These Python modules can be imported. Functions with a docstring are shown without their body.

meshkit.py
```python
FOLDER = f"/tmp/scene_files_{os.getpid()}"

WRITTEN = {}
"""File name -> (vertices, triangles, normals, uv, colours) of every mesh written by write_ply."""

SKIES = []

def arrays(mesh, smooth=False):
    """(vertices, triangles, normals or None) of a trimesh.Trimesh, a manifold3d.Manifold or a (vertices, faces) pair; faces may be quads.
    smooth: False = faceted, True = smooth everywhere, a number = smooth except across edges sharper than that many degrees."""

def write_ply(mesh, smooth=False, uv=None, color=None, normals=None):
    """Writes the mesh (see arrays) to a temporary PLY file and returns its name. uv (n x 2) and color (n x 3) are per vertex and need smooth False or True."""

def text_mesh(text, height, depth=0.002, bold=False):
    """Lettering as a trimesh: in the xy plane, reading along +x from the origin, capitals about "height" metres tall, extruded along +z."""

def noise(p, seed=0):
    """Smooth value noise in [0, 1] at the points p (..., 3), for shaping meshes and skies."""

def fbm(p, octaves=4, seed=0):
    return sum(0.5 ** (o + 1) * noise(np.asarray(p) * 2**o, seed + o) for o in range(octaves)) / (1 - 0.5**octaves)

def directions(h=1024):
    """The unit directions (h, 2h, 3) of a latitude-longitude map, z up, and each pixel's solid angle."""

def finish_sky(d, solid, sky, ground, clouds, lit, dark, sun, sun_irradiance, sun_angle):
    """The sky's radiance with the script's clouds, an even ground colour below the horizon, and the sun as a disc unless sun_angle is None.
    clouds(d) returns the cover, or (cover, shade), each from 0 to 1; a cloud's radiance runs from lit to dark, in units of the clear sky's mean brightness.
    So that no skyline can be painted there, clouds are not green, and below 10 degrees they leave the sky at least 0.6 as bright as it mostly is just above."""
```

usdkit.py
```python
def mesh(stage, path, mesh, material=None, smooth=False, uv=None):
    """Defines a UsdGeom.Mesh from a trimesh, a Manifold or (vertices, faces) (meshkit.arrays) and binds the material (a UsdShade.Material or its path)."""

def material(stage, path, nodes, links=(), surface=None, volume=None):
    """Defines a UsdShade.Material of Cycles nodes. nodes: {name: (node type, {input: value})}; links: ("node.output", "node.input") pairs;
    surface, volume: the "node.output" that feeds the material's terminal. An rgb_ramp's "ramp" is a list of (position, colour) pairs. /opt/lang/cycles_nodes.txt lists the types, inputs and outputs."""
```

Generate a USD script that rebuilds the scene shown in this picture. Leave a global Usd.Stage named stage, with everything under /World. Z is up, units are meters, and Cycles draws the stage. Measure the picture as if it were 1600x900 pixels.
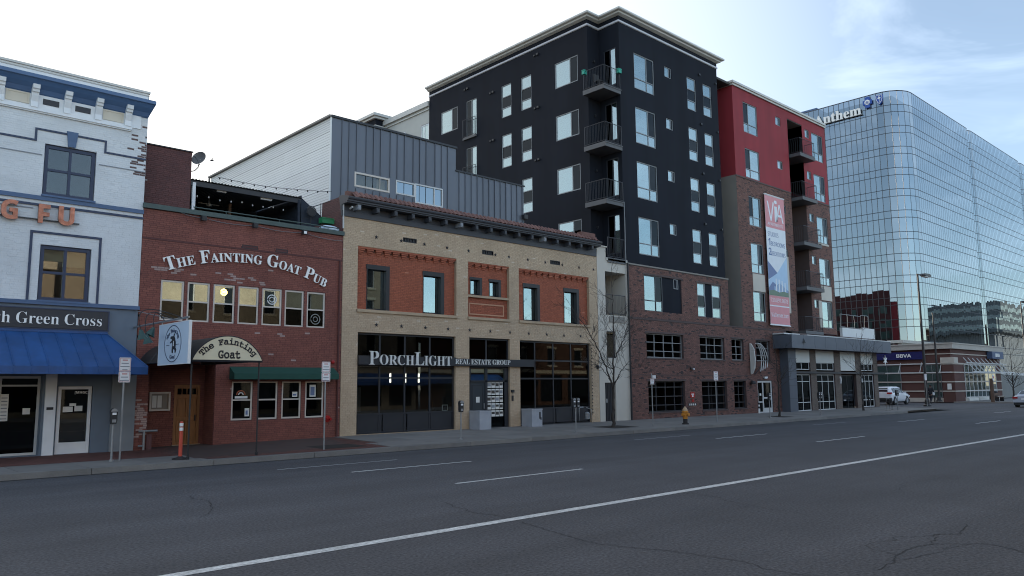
import math, random, glob
import numpy as np, trimesh, manifold3d, shapely
from shapely.geometry import Polygon, box as sbox, Point
from shapely import affinity
from pxr import Usd, UsdGeom, UsdLux, UsdShade, Gf, Sdf, Vt
import usdkit, meshkit
stage = Usd.Stage.CreateInMemory()
UsdGeom.SetStageUpAxis(stage, 'Z'); UsdGeom.SetStageMetersPerUnit(stage, 1.0)
UsdGeom.Xform.Define(stage, '/World'); UsdGeom.Scope.Define(stage, '/World/Looks')
RND = random.Random(7); NR = np.random.default_rng(7)
# ---------------------------------------------------------------- camera, sky, sun, exposure
EXPOSURE = 1.34
SUN_AZ, SUN_EL = math.radians(2.0), math.radians(12.0)
SKY_STRENGTH, SUN_INTENSITY = 0.1, 0.8
yaw, pitch, roll, FPX = 0.74798785, 0.12651023, -0.00871304, 1214.1
fw = np.array([math.sin(yaw)*math.cos(pitch), math.cos(yaw)*math.cos(pitch), math.sin(pitch)])
rt = np.array([math.cos(yaw), -math.sin(yaw), 0]); up = np.cross(rt, fw)
rt, up = rt*math.cos(roll)+up*math.sin(roll), -rt*math.sin(roll)+up*math.cos(roll)
CAM = np.array([0, 0, 2.06])
cam = UsdGeom.Camera.Define(stage, '/World/camera')
cam.AddTransformOp().Set(Gf.Matrix4d(*rt, 0, *up, 0, *(-fw), 0, *CAM, 1))
cam.CreateHorizontalApertureAttr(36.0); cam.CreateVerticalApertureAttr(20.25)
cam.CreateFocalLengthAttr(36.0*FPX/1600); cam.CreateClippingRangeAttr(Gf.Vec2f(0.1, 5000))
cam.CreateExposureAttr(EXPOSURE)
sun_dir = np.array([math.sin(SUN_AZ)*math.cos(SUN_EL), math.cos(SUN_AZ)*math.cos(SUN_EL), math.sin(SUN_EL)])
sun = UsdLux.DistantLight.Define(stage, '/World/sun')
sun.CreateNormalizeAttr(True); sun.CreateIntensityAttr(SUN_INTENSITY); sun.CreateAngleAttr(0.5); sun.CreateColorAttr(Gf.Vec3f(1, .9, .76))
sun.AddTransformOp().Set(Gf.Matrix4d(Gf.Rotation(Gf.Vec3d(0, 0, 1), Gf.Vec3d(*map(float, sun_dir))), Gf.Vec3d(0, 0, 0)))
dome = UsdLux.DomeLight.Define(stage, '/World/sky'); dome.CreateIntensityAttr(1.0)
skym = usdkit.material(stage, '/World/Looks/sky_look', {
    'tc': ('texture_coordinate', {}),
    'sky': ('sky_texture', {'sky_type': 'single_scattering', 'sun_disc': False, 'sun_elevation': SUN_EL, 'sun_rotation': SUN_AZ, 'altitude': 1600.0, 'aerosol_density': 1.6, 'air_density': 1.0}),
    'sc': ('mapping', {'scale': (1.6, 1.6, 5.0), 'location': (3.1, 1.2, 0.4)}),
    'nz': ('noise_texture', {'scale': 1.6, 'detail': 7.0, 'roughness': .58, 'distortion': .6}),
    'ra': ('rgb_ramp', {'ramp': [(0, (.09, .09, .09)), (.45, (.13, .13, .13)), (.68, (.5, .5, .5)), (1, (.75, .75, .75))]}),
    'nr': ('vector_math', {'math_type': 'normalize'}), 'dt': ('vector_math', {'math_type': 'dot_product', 'vector2': tuple(map(float, sun_dir))}),
    'au': ('map_range', {'range_type': 'smoothstep', 'from_min': .22, 'from_max': .93, 'to_min': 0.0, 'to_max': .9, 'clamp': True}),
    'ad': ('math', {'math_type': 'maximum'}),
    'cl': ('mix_color', {'a': (5.7, 6.8, 8.1), 'b': (5.6, 5.35, 4.95)}),
    'mx': ('mix_color', {}),
    'bg': ('background_shader', {'strength': SKY_STRENGTH})},
    [('tc.generated', 'sc.vector'), ('sc.vector', 'nz.vector'), ('nz.fac', 'ra.fac'), ('tc.generated', 'nr.vector1'), ('nr.vector', 'dt.vector1'), ('dt.value', 'au.value'),
     ('ra.color', 'ad.value1'), ('au.result', 'ad.value2'), ('ad.value', 'mx.fac'), ('au.result', 'cl.fac'), ('cl.result', 'mx.b'), ('sky.color', 'mx.a'), ('mx.result', 'bg.color')], surface='bg.background')
UsdShade.MaterialBindingAPI.Apply(dome.GetPrim()).Bind(skym)
dome.GetPrim().SetCustomDataByKey('kind', 'structure')

# ---------------------------------------------------------------- helpers
Z = np.array([0, 0, 1.0])
class Fr:
    'a wall plane: u along the wall, v up, w out of the wall'
    def __init__(s, O, U, N): s.O, s.U, s.N = (np.array(a, float) for a in (O, U, N))
    def p(s, u, v, w=0): return s.O+s.U*u+Z*v+s.N*w
def FY(y=26.5): return Fr((0, y, 0), (1, 0, 0), (0, -1, 0))
def FX(x): return Fr((x, 0, 0), (0, 1, 0), (-1, 0, 0))
F0 = FY()
BF = [(0, 1, 3, 2), (4, 6, 7, 5), (0, 4, 5, 1), (2, 3, 7, 6), (0, 2, 6, 4), (1, 5, 7, 3)]
class G:
    def __init__(s): s.v, s.f, s.t, s.n = [], [], [], 0
    def add(s, v, f, tone=.5):
        v = np.asarray(v, float); f = np.asarray(f, int)
        if f.shape[1] == 4: f = np.vstack([f[:, [0, 1, 2]], f[:, [0, 2, 3]]])
        s.v.append(v); s.f.append(f+s.n); s.t.append(np.full(len(v), tone, float) if np.ndim(tone) == 0 else tone); s.n += len(v); return s
    def quad(s, a, b, c, d, tone=.5): return s.add([a, b, c, d], [[0, 1, 2, 3]], tone)
    def hexa(s, P, tone=.5): return s.add(np.asarray(P, float)[np.array(BF).ravel()], np.arange(24).reshape(6, 4), tone)
    def box(s, x0, y0, z0, x1, y1, z1, tone=.5): return s.hexa([(x, y, z) for x in (x0, x1) for y in (y0, y1) for z in (z0, z1)], tone)
    def ob(s, fr, u0, u1, v0, v1, w0, w1, tone=.5): return s.hexa([fr.p(u, v, w) for u in (u0, u1) for v in (v0, v1) for w in (w0, w1)], tone)
    def rect(s, fr, u0, u1, v0, v1, w=0, tone=.5): return s.quad(fr.p(u0, v0, w), fr.p(u1, v0, w), fr.p(u1, v1, w), fr.p(u0, v1, w), tone)
    def ringbox(s, fr, u0, u1, v0, v1, t, w0, w1):
        s.ob(fr, u0, u0+t, v0, v1, w0, w1); s.ob(fr, u1-t, u1, v0, v1, w0, w1)
        s.ob(fr, u0+t, u1-t, v0, v0+t, w0, w1); return s.ob(fr, u0+t, u1-t, v1-t, v1, w0, w1)
    def tube(s, pts, r, n=8, cap=True):
        p = np.asarray(pts, float); r = np.broadcast_to(r, (len(p),)); t = np.gradient(p, axis=0); t /= np.linalg.norm(t, axis=1, keepdims=True)+1e-9
        ref = np.array([0, 0, 1.0]) if abs(t[:, 2]).mean() < .8 else np.array([1.0, 0, 0])
        a = np.cross(t, ref); a /= np.linalg.norm(a, axis=1, keepdims=True)+1e-9; b = np.cross(t, a)
        an = np.arange(n)*2*math.pi/n
        v = (p[:, None]+r[:, None, None]*(np.cos(an)[None, :, None]*a[:, None]+np.sin(an)[None, :, None]*b[:, None])).reshape(-1, 3)
        f = [(i*n+j, i*n+(j+1) % n, (i+1)*n+(j+1) % n, (i+1)*n+j) for i in range(len(p)-1) for j in range(n)]
        s.add(v, f)
        if cap:
            for k in (0, len(p)-1):
                s.add(np.vstack([v[k*n:(k+1)*n], p[k]]), [(j, (j+1) % n, n) for j in range(n)])
        return s
    def lathe(s, c, prof, n=16):
        c = np.asarray(c, float); an = np.arange(n)*2*math.pi/n
        v = np.array([c+(r*math.cos(q), r*math.sin(q), z) for r, z in prof for q in an])
        return s.add(v, [(i*n+j, i*n+(j+1) % n, (i+1)*n+(j+1) % n, (i+1)*n+j) for i in range(len(prof)-1) for j in range(n)])
    def prism(s, fr, poly, w0, w1, tone=.5):
        'poly: shapely shape or points in (u, v); extruded from w0 to w1'
        if not hasattr(poly, 'geom_type'): poly = Polygon(poly)
        for g in getattr(poly, 'geoms', [poly]):
            if g.area < 1e-9: continue
            m = trimesh.creation.extrude_polygon(g, abs(w1-w0), engine='earcut'); q = m.vertices
            s.add(fr.O+q[:, :1]*fr.U+q[:, 1:2]*Z+(q[:, 2:3]+min(w0, w1))*fr.N, m.faces, tone)
        return s
    def tm(s, m, tone=.5):
        v, f, _ = meshkit.arrays(m); return s.add(v, f, tone)
    def move(s, d): s.v = [v+np.asarray(d, float) for v in s.v]; return s
class Node:
    def __init__(s, path, loc): s.path, s.loc = path, np.array(loc, float)
used = {}
def uniq(par, name):
    k = used.get((par, name), 0); used[(par, name)] = k+1
    return f'{par}/{name}' if k == 0 else f'{par}/{name}_{k:03d}'
def tag(prim, label=None, cat=None, group=None, kind=None):
    for k, v in (('label', label), ('category', cat), ('group', group), ('kind', kind)):
        if v: prim.SetCustomDataByKey(k, v)
def thing(name, label, cat, loc=(0, 0, 0), group=None, kind=None):
    p = uniq('/World', name); x = UsdGeom.Xform.Define(stage, p); x.AddTranslateOp().Set(Gf.Vec3d(*map(float, loc)))
    tag(x.GetPrim(), label, cat, group, kind); return Node(p, loc)
def emit(par, name, g, mat, label=None, kind=None, smooth=False, cat=None, group=None):
    pp, loc = (par.path, par.loc) if par else ('/World', np.zeros(3))
    p = uniq(pp, name); v = np.vstack(g.v)-loc; f = np.vstack(g.f)
    m = usdkit.mesh(stage, p, (v, f), mat, smooth)
    if smooth is False and getattr(mat, 'toned', False):
        UsdGeom.PrimvarsAPI(m).CreatePrimvar('tone', Sdf.ValueTypeNames.FloatArray, 'vertex').Set(Vt.FloatArray.FromNumpy(np.concatenate(g.t).astype(np.float32)))
    tag(m.GetPrim(), label, cat, group, kind); return Node(p, loc)
def dup(src, loc, label, rotz=0, group=None):
    base = src.path.split('/')[2]; base = base[:-4] if base[-4] == '_' and base[-3:].isdigit() else base
    p = uniq('/World', base); x = UsdGeom.Xform.Define(stage, p); x.GetPrim().GetReferences().AddInternalReference(src.path)
    x.ClearXformOpOrder(); x.AddTranslateOp().Set(Gf.Vec3d(*map(float, loc)))
    if rotz: x.AddRotateZOp().Set(float(rotz))
    x.GetPrim().SetInstanceable(True)
    was = stage.GetPrimAtPath(src.path).GetCustomData()
    tag(x.GetPrim(), label, was.get('category'), group or was.get('group')); return Node(p, loc)
# ---------------------------------------------------------------- materials
def lin(c): return tuple(((x/255)/12.92 if x/255 < .04045 else ((x/255+.055)/1.055)**2.4) for x in c)
class Mat:
    def __init__(s, m, toned): s.m, s.toned = m, toned
def unwrap(m): return m
mats = {}
def mat(name, col, rough=.6, var=.12, scale=2.5, bump=0.0, bscale=40, metallic=0, spec=.5, col2=None, hi=None, fine=0.0, coat=0, stretch=None, band=None):
    '''col: linear base colour. col2: second colour reached by the mesh attribute "tone" (0..1); hi: colour where tone > 0.94. var: slow blotches, fine: small speckle.'''
    n = {'gp': ('geometry', {}), 'mp': ('mapping', {'scale': stretch or (1, 1, 1)}),
         'n1': ('noise_texture', {'scale': scale, 'detail': 5.0, 'roughness': .6}),
         'r1': ('map_range', {'from_min': .25, 'from_max': .75, 'to_min': 1-var, 'to_max': 1+var, 'clamp': True}),
         'pb': ('principled_bsdf', {'roughness': rough, 'metallic': metallic, 'specular_ior_level': spec, 'coat_weight': coat})}
    L = [('gp.position', 'mp.vector'), ('mp.vector', 'n1.vector'), ('n1.fac', 'r1.value')]
    src = None
    if col2 is not None:
        n['at'] = ('attribute', {'attribute': 'tone'}); n['cm'] = ('mix_color', {'a': col, 'b': col2}); L += [('at.fac', 'cm.fac')]; src = 'cm.result'
        if hi is not None:
            n['gt'] = ('math', {'math_type': 'greater_than', 'value2': .94}); n['ch'] = ('mix_color', {'b': hi})
            L += [('at.fac', 'gt.value1'), ('gt.value', 'ch.fac'), (src, 'ch.a')]; src = 'ch.result'
    n['vm'] = ('vector_math', {'math_type': 'scale', 'vector1': col})
    if src: L.append((src, 'vm.vector1'))
    if fine:
        n['n2'] = ('noise_texture', {'scale': bscale, 'detail': 3.0, 'roughness': .7})
        n['r2'] = ('map_range', {'from_min': .3, 'from_max': .7, 'to_min': 1-fine, 'to_max': 1+fine, 'clamp': True}); n['mm'] = ('math', {'math_type': 'multiply'})
        L += [('gp.position', 'n2.vector'), ('n2.fac', 'r2.value'), ('r1.result', 'mm.value1'), ('r2.result', 'mm.value2'), ('mm.value', 'vm.scale')]
    else: L.append(('r1.result', 'vm.scale'))
    if band:                                                   # broad streaks along the road or down a wall
        n['bm'] = ('mapping', {'scale': band[0]}); n['bn'] = ('noise_texture', {'scale': 1.0, 'detail': 4.0, 'roughness': .55}); n['br'] = ('map_range', {'from_min': .3, 'from_max': .7, 'to_min': 1-band[1], 'to_max': 1+band[1], 'clamp': True}); n['b2'] = ('vector_math', {'math_type': 'scale'})
        L += [('gp.position', 'bm.vector'), ('bm.vector', 'bn.vector'), ('bn.fac', 'br.value'), ('vm.vector', 'b2.vector1'), ('br.result', 'b2.scale'), ('b2.vector', 'pb.base_color')]
    else: L.append(('vm.vector', 'pb.base_color'))
    if bump:
        n['n3'] = ('noise_texture', {'scale': bscale, 'detail': 4.0}); n['bp'] = ('bump', {'strength': bump, 'distance': .01})
        L += [('gp.position', 'n3.vector'), ('n3.fac', 'bp.height'), ('bp.normal', 'pb.normal')]
    m = usdkit.material(stage, '/World/Looks/'+name, n, L, surface='pb.BSDF')
    m.toned = col2 is not None; mats[name] = m; return m
def glass(name, refl, tint=(1, 1, 1), trans=(1, 1, 1), rough=.015, wob=0.0):
    'window pane: part mirror (coated), the rest lets light through'
    n = {'lw': ('layer_weight', {'blend': .5}), 'pw': ('math', {'math_type': 'power', 'value2': 4.6}), 'ad': ('math', {'math_type': 'add', 'value2': refl+.045, 'use_clamp': True}), 'tr': ('transparent_bsdf', {'color': trans}),
         'gl': ('glossy_bsdf', {'color': tint, 'roughness': rough}), 'mx': ('mix_closure', {})}
    L = [('lw.facing', 'pw.value1'), ('pw.value', 'ad.value1'), ('ad.value', 'mx.fac'), ('tr.BSDF', 'mx.closure1'), ('gl.BSDF', 'mx.closure2')]
    if wob:
        n['gp'] = ('geometry', {}); n['nz'] = ('noise_texture', {'scale': .9, 'detail': 1.0}); n['bp'] = ('bump', {'strength': wob, 'distance': .02})
        L += [('gp.position', 'nz.vector'), ('nz.fac', 'bp.height'), ('bp.normal', 'gl.normal')]
    m = usdkit.material(stage, '/World/Looks/'+name, n, L, surface='mx.closure'); m.toned = False; return m
def emis(name, col, s):
    m = usdkit.material(stage, '/World/Looks/'+name, {'e': ('emission', {'color': col, 'strength': s})}, [], surface='e.emission'); m.toned = False; return m
# palette
white_brick = mat('white_painted_brick', (.57, .59, .605), .75, .12, .8, col2=(.545, .565, .58), hi=(.10, .062, .058), fine=.05)
white_mortar = mat('white_paint_joint', (.535, .555, .575), .8, .08)
slate_paint = mat('slate_blue_paint', (.105, .135, .175), .6, .12, 1.5, fine=.05)
trim_blue = mat('trim_blue_paint', (.055, .10, .19), .5, .12); trim_navy = mat('trim_navy_paint', (.022, .035, .075), .5, .1)
cove_blue = mat('cove_blue_paint', (.06, .115, .225), .5, .12, 1.2)
white_paint = mat('white_trim_paint', (.66, .68, .70), .5, .06); cream_paint = mat('cream_panel_paint', (.54, .49, .40), .6, .08)
pub_brick = mat('oxblood_brick', (.148, .045, .034), .75, .2, .9, col2=(.205, .068, .048), hi=(.30, .21, .19), fine=.1)
pub_mortar = mat('oxblood_joint', (.085, .03, .028), .85, .15)
pub_dark_brick = mat('maroon_brick', (.085, .036, .036), .75, .14, .9, col2=(.12, .046, .044), hi=(.3, .26, .25), fine=.1)
pale_window = mat('pale_window_paint', (.55, .50, .45), .5, .05)
beige_brick = mat('buff_brick', (.40, .30, .205), .8, .14, .7, col2=(.47, .36, .25), hi=(.52, .43, .33), fine=.08)
beige_mortar = mat('buff_joint', (.37, .275, .185), .85, .12)
orange_brick = mat('orange_red_brick', (.27, .075, .038), .8, .10, .8, col2=(.37, .105, .055), hi=(.46, .17, .10), fine=.08)
orange_mortar = mat('orange_red_joint', (.16, .065, .045), .85, .1)
stone_sill = mat('tan_stone', (.36, .27, .18), .8, .14, 3, fine=.1)
dark_steel = mat('dark_steel', (.014, .015, .019), .42, .15, 2); black_paint = mat('black_paint', (.012, .012, .014), .45, .1)
cornice_dark = mat('charcoal_cornice', (.032, .034, .042), .5, .15, 2)
terracotta = mat('terracotta_tile', (.10, .045, .038), .8, .2, 4, col2=(.16, .075, .060), fine=.12)
seam_metal = mat('grey_standing_seam', (.10, .108, .128), .38, .06, .6, col2=(.125, .135, .16), metallic=.35)
siding_white = mat('pale_siding', (.70, .71, .70), .6, .05, .6, col2=(.62, .63, .62), fine=.03)
navy_stucco = mat('navy_black_stucco', (.0088, .0108, .0168), .85, .12, .5, bump=.3, bscale=60, spec=.18, fine=.14, band=((1.3, 1.3, .12), .16))
plum_brick = mat('plum_brick', (.095, .043, .034), .8, .16, .8, col2=(.175, .080, .062), hi=(.035, .022, .022), fine=.08)
plum_mortar = mat('plum_joint', (.075, .05, .047), .85, .1)
wing_red = mat('maroon_rear_render', (.075, .014, .016), .8, .2, .3)
beige_stucco = mat('beige_stucco', (.46, .43, .38), .85, .07, .8, bump=.2, bscale=50, fine=.04)
grey_stucco = mat('grey_stucco', (.42, .42, .39), .85, .06, .8, fine=.04)
taupe_stucco = mat('taupe_stucco', (.20, .185, .165), .85, .08, .8, fine=.05)
red_stucco = mat('crimson_stucco', (.215, .016, .024), .8, .10, .5, bump=.2, bscale=50, fine=.08, band=((1.2, 1.2, .1), .12))
pale_cornice = mat('pale_cornice_paint', (.50, .49, .46), .6, .06)
win_grey = mat('grey_window_frame', (.20, .21, .22), .45, .05); win_dark = mat('dark_window_frame', (.018, .020, .026), .4, .1)
alu = mat('white_aluminium', (.52, .53, .53), .4, .04); galv = mat('galvanised_steel', (.26, .27, .28), .42, .12, 6, metallic=.6)
room_dark = mat('dark_room', (.012, .012, .013), .9, .3, 1.5); blind_m = mat('white_blind', (.62, .62, .58), .8, .05, 1)
blind_tan = mat('tan_blind', (.42, .34, .20), .8, .15, 2.5)
asphalt = mat('asphalt', (.056, .057, .065), .86, .16, .5, bump=.8, bscale=24, fine=.75, band=((.03, .6, 1), .24))
asphalt_dark = mat('crack_tar', (.014, .014, .016), .8, .2, 6)
lane_paint = mat('lane_paint', (.50, .51, .51), .8, .22, 3, fine=.4, bscale=16); lane_worn = mat('worn_lane_paint', (.30, .31, .32), .8, .3, 7, fine=.3)
concrete = mat('pavement_concrete', (.165, .158, .15), .88, .14, .9, col2=(.21, .20, .19), fine=.12); kerb_m = mat('kerb_concrete', (.15, .145, .14), .88, .2, 1.6, col2=(.19, .185, .175), fine=.15)
paver = mat('red_paver', (.12, .048, .040), .85, .15, 1, col2=(.17, .068, .055), fine=.1); paver_joint = mat('paver_joint', (.07, .045, .04), .9, .1)
soil = mat('tree_pit_soil', (.022, .018, .015), .95, .3, 6)
earth = mat('ground_earth', (.07, .07, .068), .95, .2, .05)
ink = mat('black_lettering', (.01, .01, .012), .6, .05); silver_letter = mat('silver_lettering', (.58, .58, .56), .4, .05); white_letter = mat('white_lettering', (.78, .78, .76), .5, .03)
copper = mat('hammered_copper', (.36, .165, .115), .38, .35, 7, metallic=.9, bump=.8, bscale=9, col2=(.30, .10, .06))
awning_blue = mat('blue_metal_awning', (.012, .056, .175), .45, col2=(.017, .070, .21), var=.2, scale=1.2, fine=.1, band=((2.3, 2.3, .4), .15)); awning_green = mat('dark_green_canvas', (.006, .05, .036), .8, .12)
green_coping = mat('green_coping', (.05, .075, .07), .6, .2, 3); brown_canvas = mat('brown_canvas', (.03, .024, .022), .8, .2, 3)
canvas_cream = mat('cream_sign_face', (.60, .55, .40), .7, .05); sign_blue = mat('pale_blue_sign_face', (.46, .55, .66), .5, .04)
patio_navy = mat('patio_navy_wall', (.012, .018, .030), .8, .2, 2); oak = mat('varnished_oak_door', (.24, .105, .035), .5, .3, 3, stretch=(6, 6, .6))  # patio walls, post and tarpaulin: navy is their own colour
bark = mat('grey_brown_bark', (.038, .031, .027), .9, .25, 8); tyre = mat('tyre_rubber', (.012, .012, .013), .8, .1); alloy = mat('wheel_alloy', (.35, .36, .38), .35, .05, metallic=.7)
car_white = mat('white_car_paint', (.66, .68, .71), .25, .02, coat=.6); car_silver = mat('silver_car_paint', (.42, .45, .52), .28, .02, metallic=.3, coat=.6)
lens_red = mat('red_lens', (.30, .012, .012), .3, .05); lens_clear = mat('clear_lens', (.6, .6, .62), .2, .03); plastic = mat('black_plastic', (.016, .016, .018), .6, .1)
hydrant_yellow = mat('hydrant_yellow_paint', (.50, .20, .02), .5, .15, 8); orange_plastic = mat('orange_plastic', (.46, .062, .035), .5, .05); refl_white = mat('white_reflective_band', (.72, .72, .7), .4, .03)
sign_white = mat('white_sign_face', (.68, .69, .70), .5, .04); sign_red = mat('red_sign_print', (.42, .05, .05), .6, .05); paper = mat('white_paper', (.66, .66, .63), .8, .05)
planter_grey = mat('painted_concrete_box', (.30, .315, .35), .75, .12, 2.5, fine=.12); bank_navy = mat('navy_sign_face', (.006, .010, .075), .4, .05)
tan_stone_band = mat('cream_cast_stone', (.42, .38, .33), .75, .1); pink = mat('pink_banner_print', (.56, .24, .26), .7, .05); banner_white = mat('white_banner_cloth', (.62, .65, .69), .7, .04)
banner_sky = mat('light_blue_banner_print', (.36, .50, .66), .7, .05); banner_navy = mat('slate_blue_banner_print', (.14, .19, .33), .7, .05); banner_green = mat('green_banner_print', (.14, .20, .15), .7, .1)
retail_dark = mat('slate_metal_panel', (.062, .072, .092), .5, .12, 1, col2=(.078, .09, .112)); retail_brick = mat('grey_brown_brick', (.11, .085, .07), .8, .15, 1, col2=(.16, .125, .10), fine=.1)
skin = mat('skin', (.36, .20, .14), .6, .05); jacket = mat('dark_jacket', (.012, .013, .018), .9, .1); trousers = mat('dark_trousers', (.018, .02, .028), .9, .1)
wood_brown = mat('weathered_wood', (.10, .06, .04), .8, .2); far_concrete = mat('retaining_wall_concrete', (.22, .22, .21), .85, .1, .5); arch_cream = mat('cream_render', (.42, .40, .37), .85, .08)
tower_mullion = mat('tower_mullion', (.035, .037, .042), .4, .05); opp_tan = mat('sunlit_tan_brick', (.35, .275, .185), .85, .2, .9, fine=.12); opp_brown = mat('brown_orange_brick', (.12, .06, .036), .85, .12, .7, fine=.08)
opp_stone = mat('pale_stone_trim', (.55, .46, .32), .8, .08)
pane_sky = glass('coated_pane', .30, (.82, .97, 1), (.50, .60, .60)); pane_dim = glass('screened_pane', .0, (.55, .6, .64), (.20, .23, .24)); pane_clear = glass('clear_pane', .03, (1, 1, 1), (.72, .75, .74))
pane_mirror = glass('mirror_pane', .31, (.80, .92, 1.0), (.2, .22, .24), rough=.008)
lamp_glow = emis('lamp_glow', (1, .78, .5), 2.2); tube_glow = emis('pendant_glow', (1, .93, .8), 1.6)

# ---------------------------------------------------------------- lettering
FONTS = {}
def font(k):
    from PIL import ImageFont
    if k not in FONTS:
        d = glob.glob('/opt/blender-*/*/datafiles/fonts/')[0]
        FONTS[k] = ImageFont.truetype(d+('Inter.woff2' if k == 'inter' else 'NotoSansMath-Regular.woff2'), 96)
    return FONTS[k]
STY = {'serif': 0x1D400, 'mono': 0x1D670, 'bold': 0x1D5D4, 'sans': 0x1D5A0}
def conv(c, st):
    b = STY.get(st)
    if b is None: return c
    if 'A' <= c <= 'Z': return chr(b+ord(c)-65)
    if 'a' <= c <= 'z': return chr(b+26+ord(c)-97)
    if '0' <= c <= '9': return chr({'serif': 0x1D7CE, 'mono': 0x1D7F6, 'bold': 0x1D7EC, 'sans': 0x1D7E2}[st]+ord(c)-48)
    return c
GL = {}
def glyph(c, st):
    'shapely outline of one character and its advance, capital height 1'
    if (c, st) in GL: return GL[(c, st)]
    from PIL import Image, ImageDraw
    f = font('inter' if st == 'inter' else 'math'); t = conv(c, st); capb = f.getbbox(conv('H', st), anchor='ls'); H = -capb[1]
    x0, y0, x1, y1 = f.getbbox(t, anchor='ls'); adv = f.getlength(t)
    shape = Polygon()
    if x1 > x0 and y1 > y0 and c != ' ':
        im = Image.new('L', (x1-x0+8, y1-y0+8)); ImageDraw.Draw(im).text((4-x0, 4-y0), t, 255, f, anchor='ls')
        on = np.pad(np.asarray(im) > 127, ((0, 0), (1, 1))).astype(np.int8)
        rows, st_ = np.nonzero(np.diff(on, axis=1) == 1); en = np.nonzero(np.diff(on, axis=1) == -1)[1]
        shape = shapely.union_all(shapely.box(st_, -rows-1, en, -rows)).buffer(.7).buffer(-.7).simplify(.9)
        shape = affinity.affine_transform(shape, [1/H, 0, 0, 1/H, (x0-4)/H, (4-y0)/H])
    GL[(c, st)] = (shape, adv/H); return GL[(c, st)]
def layout(text, h, st='serif', small=1.0, sp=0.0, cond=1.0):
    'list of (shape, x, width): small<1 makes lower-case letters into small capitals; total width'
    out, x = [], 0
    for c in text:
        k = h
        if small < 1 and c.islower(): c, k = c.upper(), h*small
        s, a = glyph(c, st); s = affinity.scale(s, k*cond, k, origin=(0, 0))
        out.append((s, x, a*k*cond)); x += a*k*cond+sp
    return out, x-sp
def letters(par, fr, text, u, v, h, mat_, w0, w1, st='serif', small=1.0, width=None, sp=0.0, each=True, name='letter', arc=None, thin=0):
    '''lettering on a wall plane; width fits the line to that length; arc=(uc, radius): letters follow a circle whose top baseline point is (uc, v).'''
    L, W = layout(text, h, st, small, sp)
    c = width/W if width else 1; acc = G()
    for s, x, a in L:
        if s.is_empty: continue
        if thin: s = s.buffer(-thin*h)
        s = affinity.scale(s, c, 1, origin=(0, 0)); x, a = x*c, a*c
        if arc:
            uc, R = arc; m = (u+x+a/2-uc)/R
            s = affinity.rotate(affinity.translate(s, -a/2, 0), -m, origin=(0, 0), use_radians=True); s = affinity.translate(s, uc+R*math.sin(m), v-R*(1-math.cos(m)))
        else: s = affinity.translate(s, u+x, v)
        if each: emit(par, name, G().prism(fr, s, w0, w1), mat_)
        else: acc.prism(fr, s, w0, w1)
    if not each: return emit(par, name, acc, mat_)
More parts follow.
